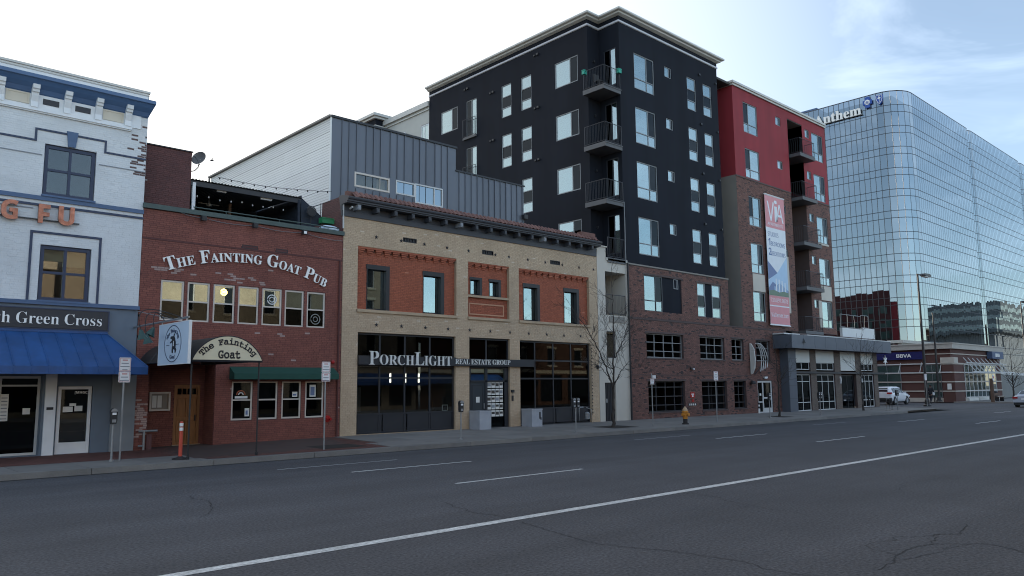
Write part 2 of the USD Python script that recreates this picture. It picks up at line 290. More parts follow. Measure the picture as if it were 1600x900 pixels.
# ---------------------------------------------------------------- walls, bricks, windows
def wall(g, fr, u0, u1, v0, v1, holes=(), rev=.14, w=0.0):
    us = sorted({u0, u1, *[x for h in holes for x in h[:2] if u0 < x < u1]}); vs = sorted({v0, v1, *[x for h in holes for x in h[2:4] if v0 < x < v1]})
    for a, b in zip(us, us[1:]):
        for c, d in zip(vs, vs[1:]):
            mu, mv = (a+b)/2, (c+d)/2
            if not any(h[0] < mu < h[1] and h[2] < mv < h[3] for h in holes): g.rect(fr, a, b, c, d, w)
    for h in holes:
        r = h[4] if len(h) > 4 else rev; a, b, c, d = h[:4]
        for q in (((a, c), (a, d)), ((b, c), (b, d)), ((a, c), (b, c)), ((a, d), (b, d))):
            (x, y), (X, Y) = q; g.quad(fr.p(x, y, w), fr.p(X, Y, w), fr.p(X, Y, w-r), fr.p(x, y, w-r))
    return g
def bricks(par, fr, u0, u1, v0, v1, holes, m, w=0.0, L=.203, H=.0677, J=.010, proud=.007, tonef=None, single=0, seed=1, soldier=None):
    'real bricks in running bond on a wall plane; the largest in the picture as parts, the rest joined'
    rn = np.random.default_rng(seed); rows = []
    nr = int(round((v1-v0)/H)); H = (v1-v0)/nr
    for r in range(nr):
        z0 = v0+r*H+J/2; z1 = v0+(r+1)*H-J/2; zc = (z0+z1)/2
        iv = [(u0, u1)]
        for h in holes:
            if h[2]-.01 < zc < h[3]+.01: iv = [p for a, b in iv for p in ((a, min(b, h[0])), (max(a, h[1]), b)) if p[1]-p[0] > .03]
        off = u0-(L+J)*(.5*(r % 2))-.07*(r % 5 == 0)
        for a, b in iv:
            k0 = int(math.floor((a-off)/(L+J))); k1 = int(math.ceil((b-off)/(L+J)))
            s = off+np.arange(k0, k1)*(L+J); e = np.minimum(s+L, b-J/2); s = np.maximum(s, a+J/2); ok = e-s > .03
            rows.append(np.stack([s[ok], e[ok], np.full(ok.sum(), z0), np.full(ok.sum(), z1)], 1))
    B = np.vstack(rows); n = len(B)
    tone = rn.beta(1.6, 1.6, n)*.9
    if tonef is not None: tone = tonef(B, tone, rn)
    w1 = w+proud+rn.normal(0, .0016, n).clip(-.004, .005); sk = rn.normal(0, .0014, (n, 2))
    def make(ix):
        b, k = B[ix], w1[ix]; nn = len(ix)
        c = [(0, 2, 0), (1, 2, 0), (1, 3, 0), (0, 3, 0), (0, 2, 1), (1, 2, 1), (1, 3, 1), (0, 3, 1)]
        V = np.zeros((nn, 8, 3))
        for q, (iu, iv_, f) in enumerate(c):
            u, v = b[:, iu], b[:, iv_]+sk[ix, iu]; ww = k if f else np.full(nn, w-.004)
            V[:, q] = fr.O+u[:, None]*fr.U+v[:, None]*Z+ww[:, None]*fr.N
        F = np.array([(4, 5, 6, 7), (0, 1, 5, 4), (1, 2, 6, 5), (2, 3, 7, 6), (3, 0, 4, 7)])
        V2 = V[:, F.ravel()].reshape(-1, 3); F2 = np.arange(nn*20).reshape(-1, 4)
        return G().add(V2, F2, np.repeat(tone[ix], 20))
    C = fr.O+((B[:, 0]+B[:, 1])/2)[:, None]*fr.U+((B[:, 2]+B[:, 3])/2)[:, None]*Z
    size = (B[:, 1]-B[:, 0])/np.linalg.norm(C-CAM, axis=1)**2*np.abs((C-CAM)@fr.N)/np.linalg.norm(C-CAM, axis=1)
    d = C-CAM; dep = d@fw; sx = 800+FPX*(d@rt)/dep; sy = 450-FPX*(d@up)/dep; size[(sx < 2) | (sy < 2) | (sy > 898)] = 0
    o = np.argsort(-size)
    for i in o[:single]: emit(par, 'brick', make(np.array([i])), m)
    if n > single: emit(par, 'brickwork', make(o[single:]), m, kind='stuff')
def window(par, fr, u0, u1, v0, v1, us=(), vs=(), t=.05, fm=None, w=-.09, d=.06, panes=None, back=None, backw=-.2, name='window', label=None, bt=None):
    '''one window: frame with bars at us (across) and vs (up), a pane in every cell, and behind the panes a blind or a dark room.
    panes: material or f(column, row); back: material or f(column, row) or None'''
    g = G().ringbox(fr, u0, u1, v0, v1, t, w-d, w); b = bt or t*.8
    for x in us: g.ob(fr, x-b/2, x+b/2, v0+t, v1-t, w-d+.004, w-.004)
    for y in vs: g.ob(fr, u0+t, u1-t, y-b/2, y+b/2, w-d+.006, w-.002)
    f = emit(par, name, g, fm, label)
    U, V = [u0+t, *us, u1-t], [v0+t, *vs, v1-t]
    for i in range(len(U)-1):
        for j in range(len(V)-1):
            pm = panes(i, j) if callable(panes) and not hasattr(panes, 'GetPrim') else panes
            if pm is not None:
                ti = RND.gauss(0, .0012); a = G(); z = w-d*.5
                a.ob(fr, U[i], U[i+1], V[j], V[j+1], z-.004, z+.004); a.v[0] = a.v[0]+fr.N*((a.v[0]@Z-(V[j]+V[j+1])/2)*ti)[:, None]
                emit(f, 'pane', a, pm)
            bm = back(i, j) if callable(back) and not hasattr(back, 'GetPrim') else back
            if bm is not None:
                if isinstance(bm, tuple):
                    bm, frac = bm; vb = V[j+1]-(V[j+1]-V[j])*frac
                    emit(f, 'blind', G().rect(fr, U[i]-.02, U[i+1]+.02, vb, V[j+1]+.02, backw), bm)
                    emit(f, 'room', G().rect(fr, U[i]-.02, U[i+1]+.02, V[j]-.02, vb, backw-.15), room_dark)
                else: emit(f, 'room' if bm is room_dark else 'blind', G().rect(fr, U[i]-.03, U[i+1]+.03, V[j]-.03, V[j+1]+.03, backw), bm)
    return f
def body(par, x0, x1, y0, y1, z0, z1, m, roofm=None, name='side_wall', faces='lrbt'):
    'side walls, back wall and roof of a building whose front is built apart'
    g = G()
    if 'l' in faces: g.quad((x0, y0, z0), (x0, y1, z0), (x0, y1, z1), (x0, y0, z1))
    if 'r' in faces: g.quad((x1, y0, z0), (x1, y1, z0), (x1, y1, z1), (x1, y0, z1))
    if 'b' in faces: g.quad((x0, y1, z0), (x1, y1, z0), (x1, y1, z1), (x0, y1, z1))
    if g.v: emit(par, name, g, m)
    if 't' in faces: emit(par, 'roof', G().box(x0+.01, y0+.01, z1-.2, x1-.01, y1-.01, z1-.02), roofm or m)
# ================================================================ setting: ground, road, kerbs, pavement
emit(None, 'ground', G().quad((-1500, -1500, -.06), (1500, -1500, -.06), (1500, 1500, -.06), (-1500, 1500, -.06)), earth, kind='structure')
road = emit(None, 'road', G().quad((-120, 1.5, 0), (600, 1.5, 0), (600, 21.5, 0), (-120, 21.5, 0)), asphalt, kind='structure')
lot = emit(None, 'parking_lot', G().quad((66.2, 21.504, .004), (88.2, 21.504, .004), (88.2, 60, .16), (66.2, 60, .16)), asphalt, kind='structure')
def strip(name, x0, x1, y, wd, m, z=.004):
    emit(road, name, G().quad((x0, y-wd/2, z), (x1, y-wd/2, z), (x1, y+wd/2, z), (x0, y+wd/2, z)), m)
strip('lane_line', -60, 400, 9.2, .2, lane_paint)
for x in (-5.8, 10.75, 27.3, 44.6, 61, 77.5, 94, 110.6, 127): strip('lane_dash', x, x+4.05, 13.42, .105, lane_paint)
for x in (-6.1, 10.4, 26.57, 44.26, 60.74, 77.3, 93.9, 110.4): strip('lane_dash', x, x+3.85, 17.1, .1, lane_paint)
for x in (9.4, 24.0, 38.5): strip('parking_dash', x, x+3.7, 19.05, .09, lane_worn)
def crack(pts, wd, seed):
    'a jagged ribbon of tar along a broken line'
    rn = random.Random(seed); P = [np.array(p, float) for p in pts]
    for k in range(5):
        Q = [P[0]]
        for a, b in zip(P, P[1:]):
            L = np.linalg.norm(b-a); n = np.array([-(b-a)[1], (b-a)[0]])/(L+1e-9); Q += [(a+b)/2+n*rn.gauss(0, .085*L), b]
        P = Q
    g = G()
    for i, (a, b) in enumerate(zip(P, P[1:])):
        d = (b-a)/(np.linalg.norm(b-a)+1e-9); n = np.array([-d[1], d[0]]); w1 = wd*.72*rn.uniform(.25, 1)
        g.quad((*(a-n*w1), .0045), (*(b-n*w1), .0045), (*(b+n*w1), .0045), (*(a+n*w1), .0045))
    emit(road, 'crack', g, asphalt_dark)
for i, (p, w_) in enumerate([([(5.97, 15.7), (5.92, 14.75), (5.72, 14.15), (5.1, 13.0)], .016), ([(8.87, 11.4), (8.5, 10.25), (8.6, 9.4)], .014),
    ([(8.47, 8.95), (8.16, 7.9), (7.97, 7.0), (8.15, 6.4), (8.35, 5.8), (8.4, 5.1), (8.25, 4.4), (8.5, 3.2)], .013), ([(12.85, 9.05), (12.47, 7.7), (12.2, 6.9), (12.03, 6.15)], .013),
    ([(9.1, 3.85), (10, 4), (11, 3.92), (11.8, 4.1), (12, 3.9), (12.85, 4.1)], .016), ([(11, 3.92), (11.5, 3.45), (11.2, 2.95)], .014), ([(10, 4), (10.3, 4.5), (11.2, 4.45), (11.8, 4.1)], .010),
    ([(9.6, 3.95), (10.5, 3.7), (11.3, 3.6)], .009), ([(7, 17.2), (8.5, 17.1), (12.6, 16.4)], .012), ([(10.5, 16.6), (12, 16.75), (14.6, 16.8)], .012), ([(11.5, 18.3), (14, 18.0), (17, 17.9)], .009), ([(16, 6.2), (17.5, 6.6), (19, 6.0)], .01)]): crack(p, w_, 40+i)
def zs(x, y): return .15+(np.clip(y, 21.65, 28)-21.65)/4.85*(.02+.08*np.clip((x-8)/8, 0, 1))
walk = thing('pavement', None, None, kind='structure')
def slab(x0, x1, y0, y1, m, name='slab', dz=0.0, th=.12, gap=.008, tone=None):
    x0 += gap; x1 -= gap; y0 += gap; y1 -= gap; tone = RND.random() if tone is None else tone
    P = [(x, y, zs(x, y)+dz+k) for x in (x0, x1) for y in (y0, y1) for k in (-th, 0)]
    emit(walk, name, G().hexa(P, tone), m)
emit(walk, 'slab_joint', G().add([(x, y, zs(x, y)-.012) for x in (-40, 8, 16, 66.2) for y in (21.66, 30)], [(0, 2, 3, 1), (2, 4, 5, 3), (4, 6, 7, 5)]), earth)
for i in range(-3, 6): slab(i*1.5-.3, i*1.5+1.2, 21.83, 23.55, concrete)
xs = [15.3+1.52*i for i in range(33)]
for a, b in zip(xs, xs[1:]):
    b = min(b, 66.2)
    for c, d in ((21.83, 23.4), (23.4, 24.95), (24.95, 27.6)):
        if a < 15.4 and c < 23: a0 = 14.75
        else: a0 = a
        slab(a0, b, c, d, concrete)
for i in range(23):                                            # kerb stones
    x = -12.6+i*3.05; g = G(); t = RND.random()
    if x < 63: g.hexa([(xx, yy, zz) for xx in (x+.008, min(x+3.042, 66.2)) for yy in (21.5+.012*(RND.random()), 21.83) for zz in (-.05, .148)], t); emit(walk, 'kerb_stone', g, kerb_m)
emit(road, 'gutter_dirt', G().quad((-40, 21.36, .0042), (66, 21.36, .0042), (66, 21.5, .0042), (-40, 21.5, .0042)), mat('kerb_shade_paint', (.018, .018, .018), .9, .4, 3))  # shade line at the kerb foot, painted as a dark strip
pg = G(); rp = np.random.default_rng(5)                        # red pavers in front of the pub and the white building
for j in range(46):
    for i in range(-14, 90):
        x0 = i*.205+(.1 if j % 2 else 0); y0 = 21.84+j*.103
        if x0+.2 > 15.25-(.5 if y0 < 22.6 else 0) or x0 < -2: continue
        if y0 < 23.55 and x0 < 8.72: continue
        z = zs(x0, y0)+rp.normal(0, .0012); t = rp.random()
        pg.add([(x0+.004, y0+.004, z), (x0+.197, y0+.004, z), (x0+.197, y0+.097, z), (x0+.004, y0+.097, z)], [(0, 1, 2, 3)], t)
emit(walk, 'paver', pg, paver, kind='stuff')
emit(walk, 'paver_bed', G().add([(x, y, zs(x, y)-.006) for x in (-2, 8, 15.29) for y in (21.84, 28)], [(0, 2, 3, 1), (2, 4, 5, 3)]), paver_joint)
for x0, x1, y0, y1 in ((12.6, 14.2, 22.35, 23.6), (27.3, 29.1, 22.75, 24.1), (42.4, 43.7, 22.7, 23.8)):
    emit(walk, 'tree_pit', G().quad((x0, y0, zs(x0, y0)+.004), (x1, y0, zs(x1, y0)+.004), (x1, y1, zs(x1, y1)+.004), (x0, y1, zs(x0, y1)+.004)), soil)
bw = thing('far_pavement', None, None, kind='structure')       # beyond the driveway, by the bank
emit(bw, 'slab', G().box(88.2, 21.6, -.05, 140, 28.4, .17), concrete); emit(bw, 'kerb_stone', G().box(88.2, 21.45, -.05, 140, 21.6, .155), kerb_m)
nw = thing('near_pavement', None, None, kind='structure'); emit(nw, 'slab', G().box(-60, -4.8, -.05, 330, 1.35, .15), concrete); emit(nw, 'kerb_stone', G().box(-60, 1.35, -.05, 330, 1.5, .148), kerb_m)

# ================================================================ white painted brick building
wb = thing('white_brick_building', 'white painted brick building with blue cornice and trim, at the left edge', 'building', (3.5, 26.5, 0))
X0, X1 = -1.2, 8.12
WH = [(5.2, 6.64, 7.95, 9.56, .16), (5.26, 6.66, 4.72, 6.44, .16)]
GH = [(3.0, 5.57, .19, 2.5, .5), (5.97, 6.93, .17, 2.2, .12)]
wm = emit(wb, 'wall', wall(G(), F0, X0, X1, 4.68, 11.3, WH), white_mortar)
def wt(B, t, rn):
    u, v = B[:, 0], B[:, 2]; p = np.clip((u-7.35)/.8, 0, 1)**1.5*np.clip(1-np.abs(v-9.85)/1.25, 0, 1)*.8
    return np.where(rn.random(len(B)) < p, .97, t)
bricks(wm, F0, X0, X1, 4.70, 11.28, WH, white_brick, tonef=wt, single=300, seed=11, proud=.003)
emit(wb, 'ground_floor_wall', wall(G(), F0, X0, 8.16, 0, 4.68, GH, .12), slate_paint)
emit(wb, 'pilaster', G().ob(F0, 7.46, 8.17, 0, 2.9, 0, .05), mat('grey_painted_pier', (.17, .185, .20), .7, .12, 1.5)); body(wb, X0, X1, 26.5, 44, 0, 11.9, pub_dark_brick, earth)
emit(wb, 'ledge', G().ob(F0, X0, 8.15, 4.62, 4.74, 0, .07), trim_blue)
emit(wb, 'parapet', G().ob(F0, X0, 8.10, 11.3, 11.93, -.3, .02), white_paint); emit(wb, 'parapet_coping', G().ob(F0, X0, 8.14, 11.86, 11.93, -.32, .07).ob(F0, X0, 8.12, 11.78, 11.81, 0.0, .045), pale_cornice)
prof = [(.02, 11.02), (.07, 11.06), (.12, 11.18), (.26, 11.29), (.36, 11.40), (.42, 11.42), (.42, 11.53), (.02, 11.56)]
for nm, pr, m in (('cornice', prof, cove_blue),):
    g = G(); a = [F0.p(X0, z, w) for w, z in pr]; b = [F0.p(8.1+w*.3, z, w) for w, z in pr]
    for i in range(len(pr)-1): g.quad(a[i], b[i], b[i+1], a[i+1])
    g.add(b, [(0, i, i+1) for i in range(1, len(pr)-1)]); emit(wb, nm, g, m)
emit(wb, 'frieze', G().ob(F0, X0, 7.9, 10.60, 11.2, 0, .03), white_paint)
emit(wb, 'frieze_moulding', G().ob(F0, X0, 7.62, 10.50, 10.60, 0, .10).ob(F0, X0, 7.6, 10.46, 10.50, 0, .06), white_paint)
for i in range(9):
    x = 7.49-.887*i
    if x < X0: break
    emit(wb, 'cornice_bracket', G().prism(Fr((x-.1, 26.5, 0), (0, -1, 0), (1, 0, 0)), [(.03, 10.6), (.12, 10.6), (.10, 10.78), (.16, 10.95), (.17, 11.03), (.22, 11.05), (.23, 11.12), (.28, 11.14), (.30, 11.26), (.03, 11.3)], 0, .19), white_paint)
    c = x-.44; k = i % 4
    if k in (1, 2): emit(wb, 'frieze_vent', G().ob(F0, c-.22, c+.22, 10.75, 10.93, .03, .045), mat('vent_grille', (.035, .037, .045), .7, .1) if i == 1 else mats['vent_grille'])
    else: emit(wb, 'frieze_panel', G().ringbox(F0, c-.31, c+.31, 10.68, 11.02, .05, .03, .05).ob(F0, c-.26, c+.26, 10.73, 10.97, .03, .036), cream_paint)
for a, b, c in ((7.78, 7.91, .05), (7.60, 7.67, .035)): emit(wb, 'belt_course', G().ob(F0, X0, 8.13, a, b, 0, c), trim_blue if c > .04 else trim_navy)
emit(wb, 'string_line', G().ob(F0, X0, 5.14, 9.17, 9.20, 0, .022).ob(F0, 6.72, 8.12, 9.17, 9.20, 0, .022).ob(F0, X0, 5.0, 7.50, 7.53, 0, .022), mat('grey_line_paint', (.22, .24, .27), .7, .1))
T_ = .055; g = G()
for a, b, c, d in ((X0, 4.97, 9.58, 9.64), (4.91, 4.97, 9.64, 9.94), (4.91, 6.91, 9.94, 10.0), (6.85, 6.91, 9.64, 9.94), (6.85, 8.12, 9.58, 9.64)): g.ob(F0, a, b, c, d, 0, .026)
emit(wb, 'stepped_trim', g, trim_navy)
g = G().ob(F0, 4.97, 5.04, 4.74, 6.83, 0, .026).ob(F0, 6.86, 6.93, 4.74, 6.83, 0, .026).ob(F0, 4.97, 6.93, 6.77, 6.84, 0, .028); emit(wb, 'window_surround_trim', g, trim_navy)
emit(wb, 'keystone', G().prism(F0, [(5.82, 9.57), (6.02, 9.57), (6.08, 10.06), (5.76, 10.06)], 0, .06), trim_blue)
def wbw(u0, u1, v0, v1, lab):
    f = window(wb, F0, u0, u1, v0, v1, us=((u0+u1)/2,), vs=((v0+v1)/2+.02,), t=.1, fm=trim_navy, w=-.05, d=.08, panes=pane_clear, back=lambda i, j: (blind_tan, .45+.2*i) if lab and j == 1 else room_dark, backw=-.3, bt=.075, label=lab)
    emit(f, 'sill', G().ob(F0, u0-.04, u1+.05, v0-.06, v0, -.05, .08), trim_blue)
wbw(5.22, 6.62, 7.97, 9.54, None); wbw(5.28, 6.64, 4.76, 6.42, 'tall dark window above the sign band')
# shop front under the awning
f = window(wb, F0, 3.0, 5.57, .19, 2.5, us=(4.42, 4.56, ), vs=(2.22,), t=.07, fm=alu, w=-.30, d=.06, panes=pane_dim, back=room_dark, backw=-.6, name='shop_front', bt=.05)
emit(f, 'door', G().ob(F0, 4.6, 5.46, .22, 2.18, -.40, -.37), black_paint)
emit(f, 'notice', G().ob(F0, 4.58, 4.78, 1.2, 1.98, -.294, -.288), paper); emit(f, 'notice', G().ob(F0, 5.15, 5.34, 1.38, 1.56, -.294, -.288), paper)
for k in range(7): emit(f, 'notice_print', G().ob(F0, 4.60, 4.75, 1.25+.1*k, 1.28+.1*k, -.288, -.285), mats['grey_line_paint'])
emit(wb, 'door_pier', G().ob(F0, 5.64, 5.93, .17, 2.6, 0, .06), white_paint); emit(wb, 'number_plate', G().ob(F0, 5.69, 5.87, 1.5, 1.58, .06, .07), dark_steel)
f = window(wb, F0, 5.99, 6.91, .18, 2.19, vs=(.50,), t=.09, fm=white_paint, w=-.03, d=.06, panes=lambda i, j: pane_clear if j else None, back=room_dark, backw=-.35, name='shop_door_window', bt=.04)
emit(f, 'kick_panel', G().ob(F0, 6.07, 6.83, .26, .5, -.06, -.04), white_paint)
letters(f, F0, '[MHGC]', 6.44, 1.97, .075, white_letter, -.052, -.048, 'bold', each=False, name='lettering')
for a, b, c, d in ((6.15, 6.42, 1.42, 1.58), (6.46, 6.68, 1.44, 1.6), (6.32, 6.5, 1.6, 1.68)): emit(f, 'notice', G().ob(F0, a, b, c, d, -.053, -.049), paper)
emit(wb, 'sign_band', G().ob(F0, X0, 7.24, 3.90, 4.50, 0, .08), mat('charcoal_sign_band', (.020, .022, .028), .5, .12)); emit(wb, 'sign_band_frame', G().ringbox(F0, X0, 7.26, 3.88, 4.52, .03, .0, .09), trim_navy)
wd = lambda t: layout(t, 1, 'serif')[1]
sw_ = 2.34*wd('Mile High Green Cross')/wd('Green Cross'); letters(wb, F0, 'Mile High Green Cross', 7.07-sw_, 4.04, .33, white_letter, .08, .095, 'serif', width=sw_, thin=.014)
ks = thing('copper_letter_sign', 'copper channel letters G FU on the white brick wall, left edge', 'sign', (5, 26.4, 7.0))
for c, u, v, h in (('K', 1.9, 7.11, .54), ('U', 2.42, 7.11, .54), ('N', 3.0, 7.1, .54), ('G', 4.13, 7.09, .54), ('F', 5.06, 7.07, .55), ('U', 5.60, 7.09, .55)):
    s = affinity.affine_transform(glyph(c, 'bold')[0].buffer(.022), [h*.92, 0, 0, h, u, v]); emit(ks, 'letter', G().prism(F0, s, .09, .19, .2), copper)
    s2 = s.buffer(-.028)
    if not s2.is_empty: emit(ks, 'letter_face', G().prism(F0, s2, .17, .178, .9), copper)
for x in (1.8, 4.1): emit(ks, 'rail', G().ob(F0, x, x+2.15, 7.16, 7.19, .03, .09), dark_steel)
aw = thing('blue_awning', 'blue standing-seam metal awning over the cannabis shop front, left edge', 'awning', (4, 25.6, 2.5))
A0, A1 = X0, 7.22; yt, yb, zt, zb, zv = 26.44, 24.9, 3.80, 2.75, 2.53
sx_ = [A1]+[7.05-.425*i for i in range(20) if 7.05-.425*i > A0]+[A0]
for a, b in zip(sx_, sx_[1:]): emit(aw, 'awning_panel', G().quad((b, yt, zt), (a, yt, zt), (a if a < A1 else 8.0, yb, zb), (b, yb, zb), RND.random()), awning_blue)
emit(aw, 'awning_end_panel', G().add([(A1, yt, zt), (8.0, yb, zb), (8.0, yt, zb)], [(0, 1, 2)]), awning_blue)
emit(aw, 'valance', G().box(A0, yb-.01, zv, 8.0, yb+.01, zb).box(7.99, yb+.01, zv, 8.01, yt, zb), awning_blue)
emit(aw, 'top_flashing', G().box(A0, 26.42, zt, A1+.02, 26.5, zt+.12), awning_blue)
for i in range(20):
    x = 7.05-.425*i
    if x < A0: break
    emit(aw, 'seam', G().tube([(x, yt, zt+.01), (x+.0, yb, zb+.012), (x, yb-.012, zv)], .016, 5), awning_blue)
emit(aw, 'hip_seam', G().tube([(A1, yt, zt+.01), (8.0, yb, zb+.012)], .02, 5), awning_blue)

# ================================================================ red brick pub
pb = thing('brick_pub', 'dark red painted brick pub with seven upper windows and curved white lettering', 'building', (11.8, 26.5, 0))
PH = [(x, x+.76, 4.33, 5.68) for x in (8.79, 9.66, 10.54, 11.42, 12.31, 13.19, 14.08)]+[(x, x+.76, .99, 2.34) for x in (11.31, 12.25, 13.17, 14.10)]
RC = (8.57, 10.72, 0, 2.92, .9)
pw = emit(pb, 'wall', wall(G(), F0, 8.12, 15.56, 0, 8.0, PH+[RC], .11), pub_mortar)
def pt(B, t, rn):
    u, v = (B[:, 0]+B[:, 1])/2, B[:, 2]; p = np.full(len(B), .0015)
    for a, b, c, d, q in ((8.55, 10.2, 5.85, 6.1, .5), (10.6, 12.4, 5.75, 6.1, .22), (10.9, 11.6, 5.75, 6.0, .6), (8.14, 8.56, .5, 1.9, .38), (8.6, 15, 3.9, 4.3, .02), (12.6, 15, 3.0, 3.7, .02)): p = np.where((u > a) & (u < b) & (v > c) & (v < d), q, p)
    return np.where(rn.random(len(B)) < p, .97, t)
bricks(pw, F0, 8.13, 15.55, .02, 6.98, PH+[RC[:4]], pub_brick, tonef=pt, single=280, seed=12)
bricks(pw, F0, 8.13, 15.55, 7.04, 7.98, [(11.5, 12.08, 7.05, 7.18), (12.78, 13.25, 7.05, 7.15)], pub_brick, tonef=pt, single=20, seed=13)
emit(pb, 'soldier_course', G().ob(F0, 8.13, 15.55, 6.985, 7.035, 0, .018), pub_mortar)
for a, b in ((11.5, 12.08), (12.78, 13.25)): emit(pb, 'vent', G().ringbox(F0, a, b, 7.05, 7.17, .02, -.01, .01).ob(F0, a+.02, b-.02, 7.07, 7.15, -.02, -.01), dark_steel)
emit(pb, 'coping', G().ob(F0, 8.1, 15.58, 8.0, 8.16, -.4, .09), green_coping); body(pb, 8.12, 15.5, 26.5, 44, 0, 8.0, pub_dark_brick, earth)
emit(pb, 'downpipe', G().tube([F0.p(15.42, 7.0, .04), F0.p(15.42, .2, .04)], .035, 6), pub_mortar)
for i, h in enumerate(PH):
    upper = i < 7; mid = 5.01 if upper else 1.685
    window(pb, F0, h[0]+.005, h[1]-.005, h[2]+.005, h[3]-.005, vs=(mid,), t=.055, fm=pale_window, w=-.02, d=.06, panes=lambda a, b, u=upper: (pane_sky if u else pane_clear) if b == 1 else pane_dim, back=room_dark, backw=-.5, bt=.05)
# neon and odds and ends hanging inside the windows
def ring(par, nm, fr, u, v, r, t, w, m, n=18, a0=0, a1=2*math.pi): emit(par, nm, G().tube([fr.p(u+r*math.cos(a0+(a1-a0)*k/n), v+r*math.sin(a0+(a1-a0)*k/n), w) for k in range(n+1)], t, 5), m)
neon = emis('yellow_neon', (1, .62, .16), 2.5)
ns = thing('neon_window_sign', 'small glowing yellow round sign inside the third upper pub window from the left', 'neon sign', (10.92, 26.58, 5.4)); ring(ns, 'tube', F0, 10.92, 5.42, .10, .022, -.035, neon); emit(ns, 'glow_face', G().ob(F0, 10.86, 10.98, 5.38, 5.47, -.04, -.03), neon)
nw2 = thing('round_window_sign', 'pale round hanging sign inside the fifth upper pub window from the left', 'window sign', (12.7, 26.58, 5.3)); ring(nw2, 'rim', F0, 12.7, 5.28, .17, .02, -.035, sign_white); ring(nw2, 'rim', F0, 12.7, 5.28, .09, .015, -.035, sign_white)
nw3 = thing('round_emblem_decal', 'grey round emblem decal in the lower sash of the rightmost upper pub window', 'decal', (14.46, 26.58, 4.6)); ring(nw3, 'rim', F0, 14.46, 4.66, .19, .018, -.035, mat('grey_decal', (.25, .26, .25), .6, .1)); ring(nw3, 'inner_rim', F0, 14.46, 4.66, .09, .015, -.035, mats['grey_decal'])
n4 = thing('arched_window_ornament', 'orange arched ornament inside the leftmost lower pub window', 'window sign', (11.68, 26.6, 1.8)); ring(n4, 'arch', F0, 11.66, 1.86, .15, .022, -.04, mat('orange_print', (.40, .12, .06), .6, .1), 12, 0, math.pi); ring(n4, 'arch', F0, 11.66, 1.86, .08, .02, -.04, sign_white, 12, 0, math.pi); emit(n4, 'base', G().ob(F0, 11.45, 11.9, 1.74, 1.82, -.045, -.035), sign_white)
for nm, lab, a, b, c, d in (('window_poster', 'pale poster inside the rightmost lower pub window', 14.3, 14.55, 1.76, 2.2), ('window_poster', 'small blue-white card inside the third lower pub window', 13.6, 13.8, 1.76, 1.95), ('window_poster', 'grey paper in the lower sash of the leftmost lower pub window', 11.82, 11.98, 1.12, 1.4)):
    q = thing(nm, lab, 'poster', ((a+b)/2, 26.54, c)); emit(q, 'sheet', G().ob(F0, a, b, c, d, -.045, -.038), paper); emit(q, 'print', G().ob(F0, a+.03, b-.05, c+.05, d-.08, -.038, -.036), banner_navy)
# recessed entry
FB = FY(27.4)
emit(pb, 'entry_wall', wall(G(), FB, 8.4, 10.9, 0, 2.95, [(9.7, 10.57, .2, 2.23)], .06), pub_mortar); g = G()
bricks(Node(pb.path+'/entry_wall', pb.loc), FB, 8.5, 10.8, .16, 2.92, [(9.7, 10.57, .2, 2.23), (8.88, 9.56, 1.36, 1.99)], pub_brick, seed=14)
bricks(pw, Fr((10.715, 26.5, 0), (0, 1, 0), (-1, 0, 0)), .02, .9, .2, 2.9, [], pub_brick, seed=15)
d = emit(pb, 'door', G().ob(FB, 9.7, 10.57, .2, 2.23, -.06, -.045).ringbox(FB, 9.70, 10.57, .2, 2.23, .09, -.045, .0).ob(FB, 10.105, 10.165, .29, 1.85, -.045, -.005).ob(FB, 9.79, 10.48, 1.78, 1.86, -.045, -.003).ob(FB, 9.79, 10.48, 1.02, 1.12, -.045, -.004), oak)
for k in range(4): emit(d, 'pane', G().ob(FB, 9.82+.165*k, 9.95+.165*k, 1.9, 2.1, -.044, -.03), pane_dim)
for a, b in ((9.82, 10.08), (10.19, 10.45)):
    for c, e in ((.36, .98), (1.16, 1.74)): emit(d, 'panel', G().ob(FB, a, b, c, e, -.046, -.025), oak)
emit(d, 'handle', G().ob(FB, 10.40, 10.43, 1.0, 1.2, 0, .05), dark_steel); emit(d, 'threshold', G().ob(FB, 9.66, 10.6, .16, .21, -.05, .12), stone_sill)
mc = thing('menu_case', 'pale framed menu case on the wall left of the wooden pub door', 'notice case', (9.2, 27.35, 1.4))
emit(mc, 'frame', G().ringbox(FB, 8.88, 9.56, 1.36, 1.99, .06, 0, .07), pale_window); emit(mc, 'back', G().ob(FB, 8.94, 9.5, 1.42, 1.93, 0, .02), mat('case_lining', (.25, .22, .19), .8, .1))
for k in range(3): emit(mc, 'menu_sheet', G().ob(FB, 8.98+.17*k, 9.12+.17*k, 1.47, 1.87, .02, .028), paper if k < 2 else mats['case_lining'])
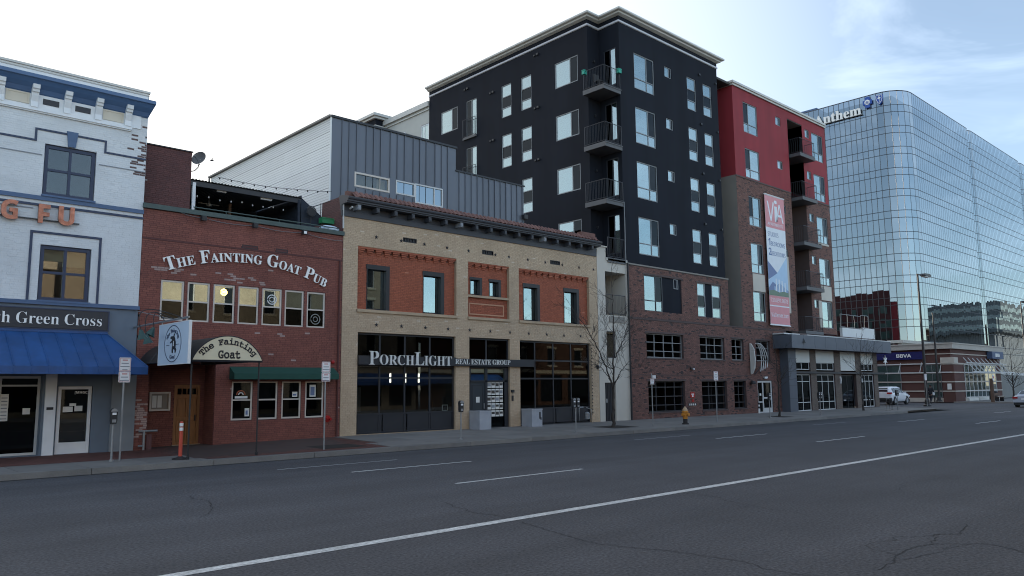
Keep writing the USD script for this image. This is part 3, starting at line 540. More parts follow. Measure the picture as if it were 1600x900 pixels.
# curved lettering: one arch over the windows
lt = thing('pub_wall_lettering', 'white raised letters spelling The Fainting Goat Pub in an arch on the red wall', 'sign', (11.8, 26.45, 6))
letters(lt, F0, 'The Fainting Goat Pub', 8.86, 6.52, .44, white_letter, .03, .075, 'serif', small=.70, width=6.02, arc=(11.75, 7.6))
ga = thing('green_awning', 'narrow dark green canvas awning above the four lower pub windows', 'awning', (13.2, 26.3, 2.4))
emit(ga, 'canvas', G().quad(F0.p(11.2, 2.84, .02), F0.p(15.25, 2.84, .02), F0.p(15.25, 2.60, .42), F0.p(11.2, 2.60, .42)).ob(F0, 11.2, 15.25, 2.40, 2.60, .41, .43).add([F0.p(11.2, 2.84, .02), F0.p(11.2, 2.6, .42), F0.p(11.2, 2.6, .02)], [(0, 1, 2)]).add([F0.p(15.25, 2.84, .02), F0.p(15.25, 2.6, .42), F0.p(15.25, 2.6, .02)], [(0, 1, 2)]).quad(F0.p(11.2, 2.4, .02), F0.p(11.2, 2.4, .42), F0.p(11.2, 2.6, .42), F0.p(11.2, 2.6, .02)).quad(F0.p(15.25, 2.4, .02), F0.p(15.25, 2.4, .42), F0.p(15.25, 2.6, .42), F0.p(15.25, 2.6, .02)), awning_green)
emit(ga, 'frame_bar', G().tube([F0.p(11.2, 2.41, .41), F0.p(15.25, 2.41, .41)], .015, 5), dark_steel)
# arched entrance canopy on two poles
YC = 21.92; FC = FY(YC); cx, hw, rise, zb_ = 9.215, 1.03, .70, 2.88
R = (hw*hw+rise*rise)/(2*rise); a0 = math.asin(hw/R); arc = [(cx+R*math.sin(a), zb_+rise-R*(1-math.cos(a))) for a in np.linspace(-a0, a0, 21)]
ec = thing('entrance_canopy', 'arched brown canvas entrance canopy with cream front reading The Fainting Goat', 'canopy', (9.2, 24, 0))
g = G()
for (x, z), (x2, z2) in zip(arc, arc[1:]): g.quad((x, YC, z), (x2, YC, z2), (x2, 26.48, z2), (x, 26.48, z))
emit(ec, 'canvas', g, brown_canvas)
for k in range(5): emit(ec, 'hoop', G().tube([(x, YC+.02+1.13*k, z-.015) for x, z in arc], .018, 5), dark_steel)
emit(ec, 'frame_rail', G().tube([(cx-hw, YC, zb_), (cx-hw, 26.48, zb_)], .022, 6).tube([(cx+hw, YC, zb_), (cx+hw, 26.48, zb_)], .022, 6).tube([(cx-hw, YC, zb_-.03), (cx+hw, YC, zb_-.03)], .022, 6), dark_steel)
front = emit(ec, 'front_panel', G().prism(FC, arc, .0, .02), canvas_cream)
emit(front, 'border', G().tube([(x, YC-.02, z) for x, z in arc]+[(cx-hw, YC-.02, zb_)], .014, 5), ink)
def arcword(t, uc, v, R_, h, ang0, ang1):
    n = len(t)
    for k, c in enumerate(t):
        if c == ' ': continue
        m = ang0+(ang1-ang0)*k/(n-1); s = glyph(c, 'mono')[0].buffer(.05); b = s.bounds; s = affinity.translate(s, -(b[0]+b[2])/2, 0); s = affinity.scale(s, h, h, origin=(0, 0))
        s = affinity.rotate(s, -m, origin=(0, 0), use_radians=True); s = affinity.translate(s, uc+R_*math.sin(m), v-R_*(1-math.cos(m))); emit(front, 'letter', G().prism(FC, s, .02, .027), ink)
arcword('The Fainting', cx, 3.34, .98, .155, -.80, .80)
L, W = layout('Goat', .20, 'mono'); letters(front, FC, 'Goat', cx-.30, 2.945, .205, ink, .02, .027, 'mono', width=.66, thin=-.05)
for x, y in ((8.24, 22.05), (10.19, 22.0)): emit(ec, 'pole', G().tube([(x, y, .13), (x, y, 2.9)], .024, 8).tube([(x, y, .15), (x, y, .24)], .045, 8), black_paint)
# hanging sign with three gooseneck lamps
HX = 8.02; FH = Fr((HX, 0, 0), (0, -1, 0), (-1, 0, 0)); ya, yb2 = 24.05, 21.72; hc = (ya+yb2)/2
hs = thing('hanging_pub_sign', 'pale blue square hanging sign with oval goat emblem beside the pub canopy', 'sign', (HX, 23, 2.8))
emit(hs, 'board', G().ob(FH, -ya, -yb2, 2.79, 3.95, -.05, .02), sign_blue); emit(hs, 'edge_frame', G().ringbox(FH, -ya-.02, -yb2+.02, 2.77, 3.97, .02, -.055, .024), sign_white)
ov = affinity.scale(Point(-hc-.02, 3.37).buffer(1, 48), .66, .53); emit(hs, 'oval_line', G().prism(FH, ov.difference(affinity.scale(ov, .965, .955)), .02, .027), trim_navy)
def hsarc(t, ang0, ang1, h, rx, rz, flip=1, zc=3.37):
    for k, c in enumerate(t):
        if c == ' ': continue
        m = ang0+(ang1-ang0)*k/(len(t)-1); s = glyph(c, 'serif')[0]; b = s.bounds; s = affinity.translate(s, -(b[0]+b[2])/2, -.5); s = affinity.scale(s, h*1.35, h, origin=(0, 0))
        s = affinity.rotate(s, -m*flip, origin=(0, 0), use_radians=True); emit(hs, 'letter', G().prism(FH, affinity.translate(s, -hc-.02+rx*math.sin(m), zc+flip*rz*math.cos(m)), .02, .027), trim_navy)
hsarc('The Fainting', -1.05, 1.05, .11, .50, .38); L = letters(hs, FH, 'Goat', -hc-.22, 2.94, .11, trim_navy, .02, .027, 'serif', width=.40)
gp = [(-.10, .20), (-.05, .24), (.02, .23), (.05, .31), (.075, .31), (.06, .22), (.09, .15), (.12, .05), (.12, -.12), (.15, -.18), (.13, -.27), (.09, -.27), (.09, -.20), (.05, -.14), (.02, -.20), (.03, -.27), (-.02, -.27), (-.03, -.18), (-.01, -.05), (-.02, .06), (-.10, .02), (-.11, .05), (-.03, .11), (-.03, .15), (-.09, .16)]   # goat standing on its hind legs, as a plain silhouette
emit(hs, 'goat_emblem', G().prism(FH, [(-hc-.02+x*2.0, 3.36+z*.95) for x, z in gp], .02, .027), ink); emit(hs, 'goat_emblem_belly', G().prism(FH, [(-hc-.02+x*1.5, 3.38+z*.85) for x, z in ((.03, .08), (.07, .05), (.075, -.10), (.03, -.1))], .027, .03), sign_white)
for a, b in ((-.50, -.26), (.22, .48)): emit(hs, 'dash', G().ob(FH, -hc-.02+a, -hc-.02+b, 3.33, 3.345, .02, .027), trim_navy)
emit(hs, 'bracket_bar', G().tube([(HX, 26.5, 4.06), (HX, 21.8, 4.06)], .03, 8).tube([(HX, 26.5, 4.6), (HX, 23.0, 4.07)], .012, 5).tube([(HX, 23.9, 4.06), (HX, 23.9, 3.95)], .014, 5).tube([(HX, 21.9, 4.06), (HX, 21.9, 3.95)], .014, 5), galv)
for y, dx, dz in ((22.35, 1.08, -.42), (22.95, .74, -.50), (23.7, .30, -.24)):
    gl = thing('gooseneck_lamp', {22.35: 'green gooseneck lamp farthest left over the hanging pub sign', 22.95: 'green gooseneck lamp hanging lowest of the three over the pub sign', 23.7: 'green gooseneck lamp nearest the hanging sign, tilted to the right'}[y], 'lamp', (HX-.5, y, 4), 'gooseneck lamps over the pub sign')
    e = np.array([HX-dx, y, 4.06+dz+.05]); top = np.array([HX-dx*.72, y, 4.40+dz*.2])
    pts = [np.array([HX, y, 4.08])*(1-t)**3+3*top*1.0*(1-t)**2*t+3*(top+np.array([-dx*.5, 0, .12]))*(1-t)*t*t+e*t**3 for t in np.linspace(0, 1, 13)]
    emit(gl, 'arm', G().tube(pts, .013, 6), black_paint); ax = np.array([.25 if y < 23.5 else -.45, 0, -1]); ax /= np.linalg.norm(ax)
    emit(gl, 'shade', G().tube([e, e+ax*.04, e+ax*.12, e+ax*.25, e+ax*.26], [.035, .05, .075, .135, .14], 14, cap=False), mat('dark_green_enamel', (.012, .045, .04), .35, .1) if y < 22.5 else mats['dark_green_enamel']); emit(gl, 'bulb', G().lathe(e+ax*.2-[0, 0, .04], [(.001, 0), (.035, .02), (.035, .05), (.001, .08)], 10), sign_white)
# things on the pub wall
for x, lab in ((10.03, 'left floodlight under the pub coping'), (11.88, 'middle floodlight under the pub coping'), (13.81, 'floodlight with a white lens under the pub coping, at the right')):
    fl = thing('floodlight', lab, 'floodlight', (x, 26.4, 7.85), 'floodlights along the pub wall'); emit(fl, 'housing', G().ob(F0, x-.08, x+.08, 7.80, 7.96, .10, .26), black_paint); emit(fl, 'bracket', G().ob(F0, x-.02, x+.02, 7.86, 7.99, 0, .12), black_paint)
    emit(fl, 'lens', G().ob(F0, x-.06, x+.06, 7.82, 7.92, .26, .265), sign_white if x > 13 else plastic)
wc = thing('wall_cable', 'thin grey cable slung along the pub wall between the floodlights', 'cable', (11, 26.4, 7.9))
for a, b, za, zb3, sag in ((8.2, 8.9, 8.03, 8.16, -.01), (8.9, 10.03, 8.16, 7.92, .08), (10.05, 11.88, 7.93, 7.9, .07), (11.9, 13.8, 7.92, 7.9, .08), (13.85, 15.5, 7.9, 7.78, .06)):
    emit(wc, 'strand', G().tube([F0.p(a+(b-a)*t, za+(zb3-za)*t-sag*4*t*(1-t), .06) for t in np.linspace(0, 1, 9)], .010, 4), galv)
fd = thing('fire_connection', 'small red fire department connection low on the pub wall, right of the windows', 'fire connection', (15.0, 26.4, .92)); emit(fd, 'flange', G().tube([F0.p(15.03, .93, 0), F0.p(15.03, .93, .03)], .13, 16), lens_red); emit(fd, 'inlet', G().tube([F0.p(14.98, .93, .03), F0.p(14.96, .91, .16)], .05, 10).tube([F0.p(15.08, .93, .03), F0.p(15.10, .91, .16)], .05, 10), lens_red)
bl = thing('fire_bell', 'small dark red fire bell high on the pub wall by the right edge', 'bell', (15.2, 26.4, 3.0)); emit(bl, 'gong', G().tube([F0.p(15.2, 3.06, .02), F0.p(15.2, 3.06, .07), F0.p(15.2, 3.06, .09)], [.07, .07, .03], 12), lens_red)
sp = thing('standpipe', 'rusty white pipe fitting at the foot of the pub left pier', 'pipe', (8.55, 26.4, .1)); emit(sp, 'pipe', G().tube([F0.p(8.30, .76, .10), F0.p(8.86, .76, .10)], .035, 8).tube([F0.p(8.46, .76, .10), F0.p(8.46, .12, .10)], .035, 8).tube([F0.p(8.30, .3, .10), F0.p(8.46, .3, .10)], .03, 8), galv); emit(sp, 'cabinet', G().ob(F0, 8.56, 8.72, .14, .66, .0, .05), pub_dark_brick)
# roof terrace
F28 = FY(27.5)
rb = thing('rooftop_brick_block', 'dark red brick block rising on the pub roof beside the white building', 'building', (9.2, 27.5, 8)); rw = emit(rb, 'wall', wall(G(), F28, 8.15, 9.97, 7.8, 10.46), pub_mortar)
def t3(B, t, rn): return np.where(rn.random(len(B)) < .006, .97, t)
bricks(rw, F28, 8.16, 9.96, 7.82, 10.44, [], pub_dark_brick, seed=16, tonef=t3); body(rb, 8.15, 9.97, 27.5, 36, 7.8, 10.47, pub_dark_brick); emit(rb, 'coping', G().box(8.1, 27.45, 10.46, 10.0, 36, 10.5), dark_steel)
sh = thing('patio_shelter', 'dark rooftop patio shelter with corrugated metal roof edge above the pub', 'shelter', (12.1, 28, 8)); g = G()
n = 110; xx = np.linspace(9.98, 14.25, n); zz = 9.50+.022*np.sin(np.arange(n)*math.pi/1.5)
g.add([(x, y, z+(.25 if y > 28 else 0)) for x, z in zip(xx, zz) for y in (27.42, 34)], [(2*i, 2*i+1, 2*i+3, 2*i+2) for i in range(n-1)]); emit(sh, 'corrugated_roof', g, galv)
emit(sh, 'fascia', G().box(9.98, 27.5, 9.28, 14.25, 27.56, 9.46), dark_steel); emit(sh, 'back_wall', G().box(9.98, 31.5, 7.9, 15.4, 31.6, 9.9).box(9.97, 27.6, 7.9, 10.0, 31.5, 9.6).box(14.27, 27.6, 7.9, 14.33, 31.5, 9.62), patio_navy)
emit(sh, 'post', G().box(10.04, 27.48, 8.0, 10.15, 27.58, 9.4), white_paint); emit(sh, 'post', G().box(14.12, 27.48, 8.0, 14.22, 27.58, 9.4), patio_navy); emit(sh, 'post', G().box(12.0, 29, 8.0, 12.1, 29.1, 9.2), wood_brown)
emit(sh, 'light_fitting', G().box(10.98, 27.62, 9.24, 11.32, 27.72, 9.33), sign_white); emit(sh, 'light_fitting', G().box(12.66, 27.62, 9.22, 13.1, 27.72, 9.31), sign_white); emit(sh, 'ceiling_fan', G().lathe((11.3, 29.2, 8.98), [(.001, 0), (.10, .03), (.10, .12), (.001, .14)], 10).tube([(11.3, 29.2, 9.1), (11.3, 29.2, 9.5)], .02, 5).box(10.9, 29.17, 9.08, 11.7, 29.23, 9.10), galv)
for k in range(9): emit(sh, 'hanging_bulb', G().lathe((10.4+.42*k, 28.0, 9.0+.03*math.sin(k*2)), [(.001, 0), (.028, .025), (.022, .06), (.001, .08)], 8), sign_white)
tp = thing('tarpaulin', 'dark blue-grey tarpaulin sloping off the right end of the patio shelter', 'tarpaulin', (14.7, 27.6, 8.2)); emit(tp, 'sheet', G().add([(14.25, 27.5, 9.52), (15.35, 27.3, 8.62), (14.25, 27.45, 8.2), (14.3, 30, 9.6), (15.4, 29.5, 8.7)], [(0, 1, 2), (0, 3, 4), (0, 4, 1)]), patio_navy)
fb = thing('folded_patio_cover', 'pale blue crumpled sheeting on the pub parapet by the buff building', 'sheeting', (15.2, 26.8, 8.2)); q = trimesh.creation.icosphere(3, 1.0); v = q.vertices*[.42, .3, .16]; v += .14*(meshkit.fbm(v*4+5, 3)[:, None]-.5); emit(fb, 'sheet', G().add(v+[15.15, 26.85, 8.25], q.faces), sign_blue)
gc = thing('green_crate', 'small green crate on the pub roof against the buff building', 'crate', (15.15, 26.9, 8.5)); emit(gc, 'crate_body', G().ringbox(FY(26.95), 14.9, 15.42, 8.52, 8.74, .03, -.3, 0).ob(FY(26.95), 14.93, 15.39, 8.55, 8.71, -.28, -.02), mat('bright_green_plastic', (.02, .17, .07), .5, .1))
fan = thing('patio_fan', 'round black patio fan at the right end of the roof terrace', 'fan', (14.75, 27.2, 8.2)); ring(fan, 'guard', FY(27.2), 14.55, 8.95, .2, .02, 0, black_paint); emit(fan, 'blade', G().prism(FY(27.2), Point(14.55, 8.95).buffer(.17, 8), -.02, 0), plastic); emit(fan, 'stand', G().tube([(14.55, 27.25, 8.1), (14.55, 27.25, 8.95)], .02, 5), black_paint); emit(fan, 'pole', G().tube([(14.95, 27.2, 8.1), (14.95, 27.2, 9.35)], .015, 5).tube([(14.6, 27.2, 9.15), (15.4, 27.2, 9.5)], .012, 5), black_paint)
rl = thing('parapet_rail', 'thin dark pipe rail along the green pub coping', 'railing', (12.5, 26.55, 8.2)); emit(rl, 'rail', G().tube([(9.75, 26.55, 8.28), (15.4, 26.55, 8.28)], .02, 6), green_coping)
for x in (9.8, 10.9, 12.9, 14.6): emit(rl, 'post', G().tube([(x, 26.55, 8.1), (x, 26.55, 8.28)], .015, 5), green_coping)
dh = thing('satellite_dish', 'grey satellite dish on an arm off the rooftop brick block', 'satellite dish', (10.2, 27.5, 9.9)); c = np.array([10.26, 27.5, 10.27]); ax = np.array([-.62, -.5, .28]); ax /= np.linalg.norm(ax)
emit(dh, 'reflector', G().tube([c+ax*(.10*(r/.27)**2) for r in (.01, .1, .18, .24, .27)], [.01, .1, .18, .24, .27], 20, cap=False), mat('dish_grey', (.10, .10, .105), .5, .1)); emit(dh, 'feed_arm', G().tube([c-[0, 0, .2], c+ax*.32-[0, 0, .1]], .012, 5).tube([c+ax*.30-[0, 0, .12], c+ax*.36-[0, 0, .08]], .03, 6), mats['dish_grey']); emit(dh, 'mast', G().tube([c, (10.22, 27.55, 9.98), (10.12, 27.6, 9.85), (9.95, 27.7, 9.8)], .018, 6), mats['dish_grey'])
sl = thing('string_lights', 'string of small bulbs sagging in front of the pale siding wall', 'string lights', (13.2, 27.5, 9.8)); SP = [(10.92, 9.74), (11.74, 9.71), (12.21, 9.705), (12.68, 9.71), (13.16, 9.73), (14.07, 9.81), (15.02, 9.9), (15.6, 9.99)]
emit(sl, 'wire', G().tube([(x, 27.5, z) for x, z in SP], .010, 4), black_paint)
for k in range(11): x = 11.0+.44*k; emit(sl, 'bulb', G().lathe((x, 27.5, float(np.interp(x, *zip(*SP)))-.08), [(.001, 0), (.03, .03), (.02, .08)], 7), plastic)
bd = thing('flying_bird', 'tiny dark bird in the white sky right of the satellite dish', 'bird', (10.7, 27.5, 10.3)); emit(bd, 'body', G().tube([(10.60, 27.5, 10.30), (10.66, 27.5, 10.32), (10.72, 27.5, 10.33), (10.76, 27.5, 10.34)], [.004, .026, .024, .008], 7).add([(10.66, 27.5, 10.33), (10.70, 27.5, 10.33), (10.66, 27.66, 10.40), (10.68, 27.36, 10.42)], [(0, 1, 2), (0, 1, 3)]), black_paint)
# ================================================================ buff brick building (real estate office)
ob_ = thing('buff_brick_building', 'two-storey buff brick building with orange panels, stars and dark bracketed cornice', 'building', (23, 26.5, 0))
PN = [(16.25, 21.25, 5.16, 7.69, .14), (21.92, 24.40, 5.16, 7.66, .14), (25.03, 30.0, 5.16, 7.65, .14)]
SF = [(16.30, 21.20, .27, 4.25, .22), (21.98, 24.41, .2, 4.25, .22), (25.06, 30.02, .22, 4.23, .22)]
VT = [(18.40, 19.10, 8.11, 8.30, .06), (22.75, 23.43, 8.07, 8.27, .06), (27.17, 27.87, 8.06, 8.26, .06)]
mw = emit(ob_, 'wall', wall(G(), F0, 15.57, 30.66, 0, 9.0, PN+SF+VT), beige_mortar)
def bt_(B, t, rn): return np.where(rn.random(len(B)) < .006, .97, t)
bricks(mw, F0, 15.58, 30.65, .05, 8.86, [h[:4] for h in PN+SF+VT], beige_brick, tonef=bt_, single=300, seed=21)
PW = [[(16.75, 17.82, 5.19, 7.0, .2), (19.54, 20.64, 5.20, 6.99, .2)], [(22.14, 22.82, 6.19, 6.97, .2), (23.28, 23.97, 6.18, 6.97, .2)], [(25.43, 26.52, 5.19, 6.97, .2), (28.24, 29.34, 5.19, 6.96, .2)]]
FP = FY(26.5+.14)
for k, (pn, ws) in enumerate(zip(PN, PW)):
    pm = emit(ob_, 'brick_panel', wall(G(), FP, *pn[:4], ws, .2), orange_mortar)
    bricks(pm, FP, pn[0]+.005, pn[1]-.005, pn[2]+.01, pn[3]-.20, [w_[:4] for w_ in ws], orange_brick, tonef=bt_, single=100, seed=22+k)
    nn = int((pn[1]-pn[0])/.40); st = (pn[1]-pn[0])/nn; g = G()               # corbelled brick teeth under the panel head
    g.ob(FP, pn[0], pn[1], pn[3]-.075, pn[3]-.003, 0, .125, .6)
    for i in range(nn):
        for j in range(3): g.ob(FP, pn[0]+st*i+.03+.03*j, pn[0]+st*(i+1)-.07-.045*j, pn[3]-.075-.075*(j+1)+.006, pn[3]-.075-.075*j-.004, 0, .105-.033*j, RND.random())
    emit(ob_, 'corbel_course', g, orange_brick)
    for (a, b, c, d, _) in ws:
        small = b-a < .9
        f = window(ob_, FP, a+.004, b-.004, c+.004, d-.004, t=.06, fm=black_paint, w=-.17, d=.04, panes=pane_sky, back=room_dark, backw=-.5)
        emit(f, 'head_trim', G().ob(FP, a-.03, b+.02, d-.17 if not small else d-.10, d+.015, -.18, .03), black_paint)
        emit(f, 'jamb_trim', G().ob(FP, b-.15 if not small else b-.12, b+.02, c, d-.03, -.168, .028).ob(FP, a-.01, a+.03, c, d-.03, -.168, .02), black_paint)
for pn in PN: emit(ob_, 'sill', G().ob(F0, pn[0]-.03, pn[1]+.05, 5.05, 5.165, -.14, .07), stone_sill)
emit(ob_, 'small_window_sill', G().ob(FP, 21.93, 24.39, 6.06, 6.16, 0, .13), stone_sill)
emit(ob_, 'panel_frame', G().ringbox(FP, 22.07, 24.17, 5.28, 5.81, .055, 0, .03), mat('salmon_frame', (.44, .24, .15), .8, .08))
for h in VT: emit(ob_, 'vent', G().ringbox(F0, *h[:4], .02, -.05, .012).ob(F0, h[0], h[1], h[2], h[3], -.07, -.05), black_paint); [emit(ob_, 'vent_bar', G().ob(F0, h[0]+.1+.14*k, h[0]+.13+.14*k, h[2], h[3], -.05, -.01), black_paint) for k in range(5)]
def star(u, v, r=.10):
    P = [(u+(r if k % 2 == 0 else r*.40)*math.sin(k*math.pi/5), v+(r if k % 2 == 0 else r*.40)*math.cos(k*math.pi/5)) for k in range(10)]
    g = G(); c = F0.p(u, v, .05)
    for i in range(10): g.add([F0.p(*P[i], .012), F0.p(*P[(i+1) % 10], .012), c], [(0, 1, 2)])
    emit(ob_, 'star', g, dark_steel)
for x in (17.09, 18.31, 19.50, 20.72, 21.95, 23.55, 24.40, 25.63, 26.82, 28.03, 29.27, 30.38): star(x, 8.14-.005*(x-17)/1.5)
for i in range(11): star(17.15+1.213*i, 4.57)
body(ob_, 15.58, 30.6, 26.52, 44, 0, 9.0, pub_dark_brick, earth)
sw = emit(ob_, 'parapet_side_wall', G().box(15.56, 26.52, 8.0, 15.80, 28.2, 9.62), pub_mortar); bricks(sw, Fr((15.56, 0, 0), (0, 1, 0), (-1, 0, 0)), 26.54, 28.1, 8.2, 9.6, [], pub_dark_brick, seed=27)
emit(ob_, 'corner_flashing', G().tube([(15.55, 26.47, 8.3), (15.52, 26.45, 9.5)], .03, 6), alu)
prof = [(.0, 8.80), (.06, 8.80), (.06, 9.02), (.02, 9.04), (.02, 9.25), (.42, 9.27), (.42, 9.31), (.47, 9.33), (.47, 9.385), (.53, 9.41), (.55, 9.46), (.55, 9.50), (.1, 9.62), (-.2, 9.62)]
g = G(); X0, X1 = 15.46, 30.62; a = [F0.p(X0, z, w) for w, z in prof]; b = [F0.p(X1-max(w, 0)*.2, z, w) for w, z in prof]
for i in range(len(prof)-1): g.quad(a[i], b[i], b[i+1], a[i+1])
P = Polygon(prof); fl = Fr((X0, 26.5, 0), (0, -1, 0), (-1, 0, 0)); tri = trimesh.creation.triangulate_polygon(P, engine='earcut')
for X in (X0, X1-.09): g.add([(X, 26.5-p[0], p[1]) for p in tri[0]], tri[1])
emit(ob_, 'cornice', g, cornice_dark)
for i in range(17): x = 16.05+.868*i; emit(ob_, 'cornice_bracket', G().ob(F0, x-.075, x+.075, 9.06, 9.265, .02, .38).ob(F0, x-.06, x+.06, 9.09, 9.22, .38, .40), cornice_dark if i % 6 else mats['grey_line_paint'])
emit(ob_, 'drain_pipe', G().tube([F0.p(15.78, 9.15, .3), F0.p(15.78, 9.1, .12)], .04, 6), alu)
rn = np.random.default_rng(4); nt = 62; tw = (30.3-15.9)/nt
for i in range(nt):                                            # terracotta tiles along the roof edge
    x = 15.9+tw*i; g = G(); t = rn.random()
    an = np.linspace(0, math.pi, 6); yz = [(25.99, 9.50), (26.32, 9.76)]
    v = [(x+tw/2+tw*.47*math.cos(q), y, z+.07*math.sin(q)+rn.normal(0, .004)) for (y, z) in yz for q in an]
    g.add(v, [(k, k+1, k+7, k+6) for k in range(5)], t); emit(ob_, 'roof_tile', g, terracotta)
emit(ob_, 'tile_bed', G().quad((15.8, 25.99, 9.50), (30.4, 25.99, 9.50), (30.4, 26.34, 9.77), (15.8, 26.34, 9.77)).box(15.6, 26.32, 9.56, 30.5, 26.5, 9.79), terracotta)
emit(ob_, 'chimney_pot', G().box(29.2, 26.2, 9.72, 30.25, 26.5, 9.92), terracotta)
# shop fronts
def lower(i, j): return None if j == 0 else (pane_dim if j == 3 else pane_clear)
def lower_dim(i, j): return None if j == 0 else pane_dim
def grid(par, u0, u1, us, v0, v1, vs, nm): return window(par, F0, u0, u1, v0, v1, us=us, vs=vs, t=.07, fm=dark_steel, w=-.10, d=.07, panes=lower if u0 < 20 else lower_dim, back=None, name=nm, bt=.07)
s1 = grid(ob_, 16.31, 21.19, (17.4, 18.62, 19.9), .28, 4.24, (1.03, 2.46, 2.95), 'shop_window')
s3 = grid(ob_, 25.07, 30.01, (26.13, 27.38, 28.65), .23, 4.22, (1.03, 2.44, 3.30), 'shop_window')
for s, a, b in ((s1, 16.38, 21.12), (s3, 25.14, 29.94)):
    n = 4
    for k in range(n): emit(s, 'lower_panel', G().ob(F0, a+(b-a)/n*k+.03, a+(b-a)/n*(k+1)-.03, .34, 1.0, -.15, -.12), dark_steel)
    g = G().box(a-.05, 27.0, .2, b+.05, 30.5, .25); emit(s, 'room_floor', g, wood_brown)
    emit(s, 'room', G().box(a-.1, 30.5, .2, b+.1, 30.6, 4.3).box(a-.15, 26.8, .2, a-.1, 30.5, 4.3).box(b+.1, 26.8, .2, b+.15, 30.5, 4.3).box(a-.1, 26.75, 4.26, b+.1, 30.6, 4.32), mat('office_wall', (.055, .05, .045), .9, .25, 1) if s is s1 else mats['office_wall'])
emit(s1, 'desk', G().box(17.0, 28.4, .9, 19.4, 29.1, .96).box(17.1, 28.5, .2, 17.2, 29, .9).box(19.2, 28.5, .2, 19.3, 29, .9), wood_brown); emit(s1, 'wall_board', G().box(16.9, 30.4, 1.0, 17.9, 30.45, 2.0).box(18.3, 30.4, 1.0, 18.9, 30.45, 2.1), mats['grey_line_paint'])
for x, y in ((18.45, 27.4), (19.35, 27.6), (19.98, 27.5)): emit(s1, 'pendant_lamp', G().tube([(x, y, 2.28), (x, y, 2.66)], .035, 8), tube_glow); emit(s1, 'pendant_cord', G().tube([(x, y, 2.66), (x, y, 4.26)], .008, 4), black_paint)
ez = thing('easel', 'wooden easel standing inside the left office window', 'easel', (20.45, 27.3, .25)); emit(ez, 'leg', G().tube([(20.25, 27.2, .25), (20.48, 27.35, 2.0)], .02, 5), wood_brown); emit(ez, 'leg', G().tube([(20.7, 27.2, .25), (20.48, 27.35, 2.0)], .02, 5), wood_brown); emit(ez, 'leg', G().tube([(20.5, 27.8, .25), (20.48, 27.35, 2.0)], .02, 5), wood_brown); emit(ez, 'ledge', G().tube([(20.28, 27.2, 1.05), (20.68, 27.2, 1.05)], .02, 5), wood_brown)
pf = thing('framed_picture', 'small pale framed picture at the lower right of the left office window', 'picture', (20.9, 26.9, 1.05)); emit(pf, 'frame', G().ringbox(FY(26.9), 20.78, 21.08, 1.06, 1.32, .03, 0, .03), paper); emit(pf, 'print', G().ob(FY(26.9), 20.81, 21.05, 1.09, 1.29, 0, .01), dark_steel)
# entrance bay
e = window(ob_, F0, 21.99, 24.40, .21, 4.24, us=(23.06,), vs=(2.95,), t=.07, fm=dark_steel, w=-.10, d=.07, panes=lambda i, j: pane_dim if j else None, back=None, name='entrance_frame', bt=.08)
emit(e, 'transom_pane', G().ob(F0, 22.15, 22.98, 2.36, 2.90, -.15, -.14), pane_sky); emit(e, 'transom_pane', G().ob(F0, 23.14, 24.15, 2.36, 2.90, -.15, -.14), pane_sky); emit(e, 'transom_blind', G().ob(F0, 22.1, 24.2, 2.34, 2.92, -.4, -.39), mats['office_wall'])
emit(e, 'jamb', G().ob(F0, 24.16, 24.33, .22, 2.93, -.17, -.09).ob(F0, 22.06, 24.33, 2.29, 2.36, -.17, -.09).ob(F0, 22.06, 22.14, .22, 2.9, -.17, -.09).ob(F0, 22.99, 23.12, .22, 2.9, -.17, -.09), dark_steel)
dr = emit(e, 'door', G().ob(F0, 22.14, 22.99, .23, 2.29, -.16, -.13), mat('dark_green_grey_door', (.018, .024, .030), .5, .1)); emit(dr, 'door_panel', G().ringbox(F0, 22.24, 22.88, .4, 2.15, .03, -.13, -.12), dark_steel)
emit(dr, 'notice', G().ob(F0, 22.47, 22.68, 1.38, 1.63, -.13, -.122), paper); emit(dr, 'handle', G().ob(F0, 22.90, 22.93, 1.1, 1.35, -.13, -.08), galv)
emit(e, 'side_pane', G().ob(F0, 23.12, 24.16, .24, 2.29, -.16, -.15), pane_dim); emit(e, 'side_back', G().ob(F0, 23.1, 24.2, .24, 2.29, -.5, -.49), room_dark)
for r in range(5):
    for c in range(4):
        a = 23.15+.245*c; b = .74+.32*r; q = emit(e, 'listing_sheet', G().ob(F0, a, a+.215, b, b+.275, -.149, -.145), paper)
        emit(q, 'listing_photo', G().ob(F0, a+.015, a+.2, b+.07+.04*((r+c) % 2), b+.21, -.145, -.143), mats['office_wall'] if (r*3+c) % 4 else mats['grey_line_paint'])
bs = thing('real_estate_sign', 'dark steel band with light letters PorchLight Real Estate Group over the windows', 'sign', (21, 26.4, 3.1))
emit(bs, 'band', G().ob(F0, 16.31, 25.85, 2.98, 3.30, .02, .12), dark_steel); emit(bs, 'upper_bar', G().ob(F0, 16.31, 21.2, 3.30, 3.34, -.02, .06), black_paint)
letters(bs, F0, 'PorchLight', 16.72, 2.975, .545, silver_letter, .125, .17, 'serif', small=.74, width=4.17, thin=.010)
letters(bs, F0, 'REAL ESTATE GROUP', 21.08, 3.055, .215, silver_letter, .122, .15, 'serif', width=3.24, thin=.008)
dl = thing('door_intercom', 'small dark intercom box on the buff pier right of the office door', 'intercom', (24.6, 26.45, 1.6)); emit(dl, 'box', G().ob(F0, 24.50, 24.58, 1.42, 1.66, 0, .06), black_paint); emit(dl, 'camera_box', G().ob(F0, 24.46, 24.6, 1.8, 1.92, 0, .10), black_paint)
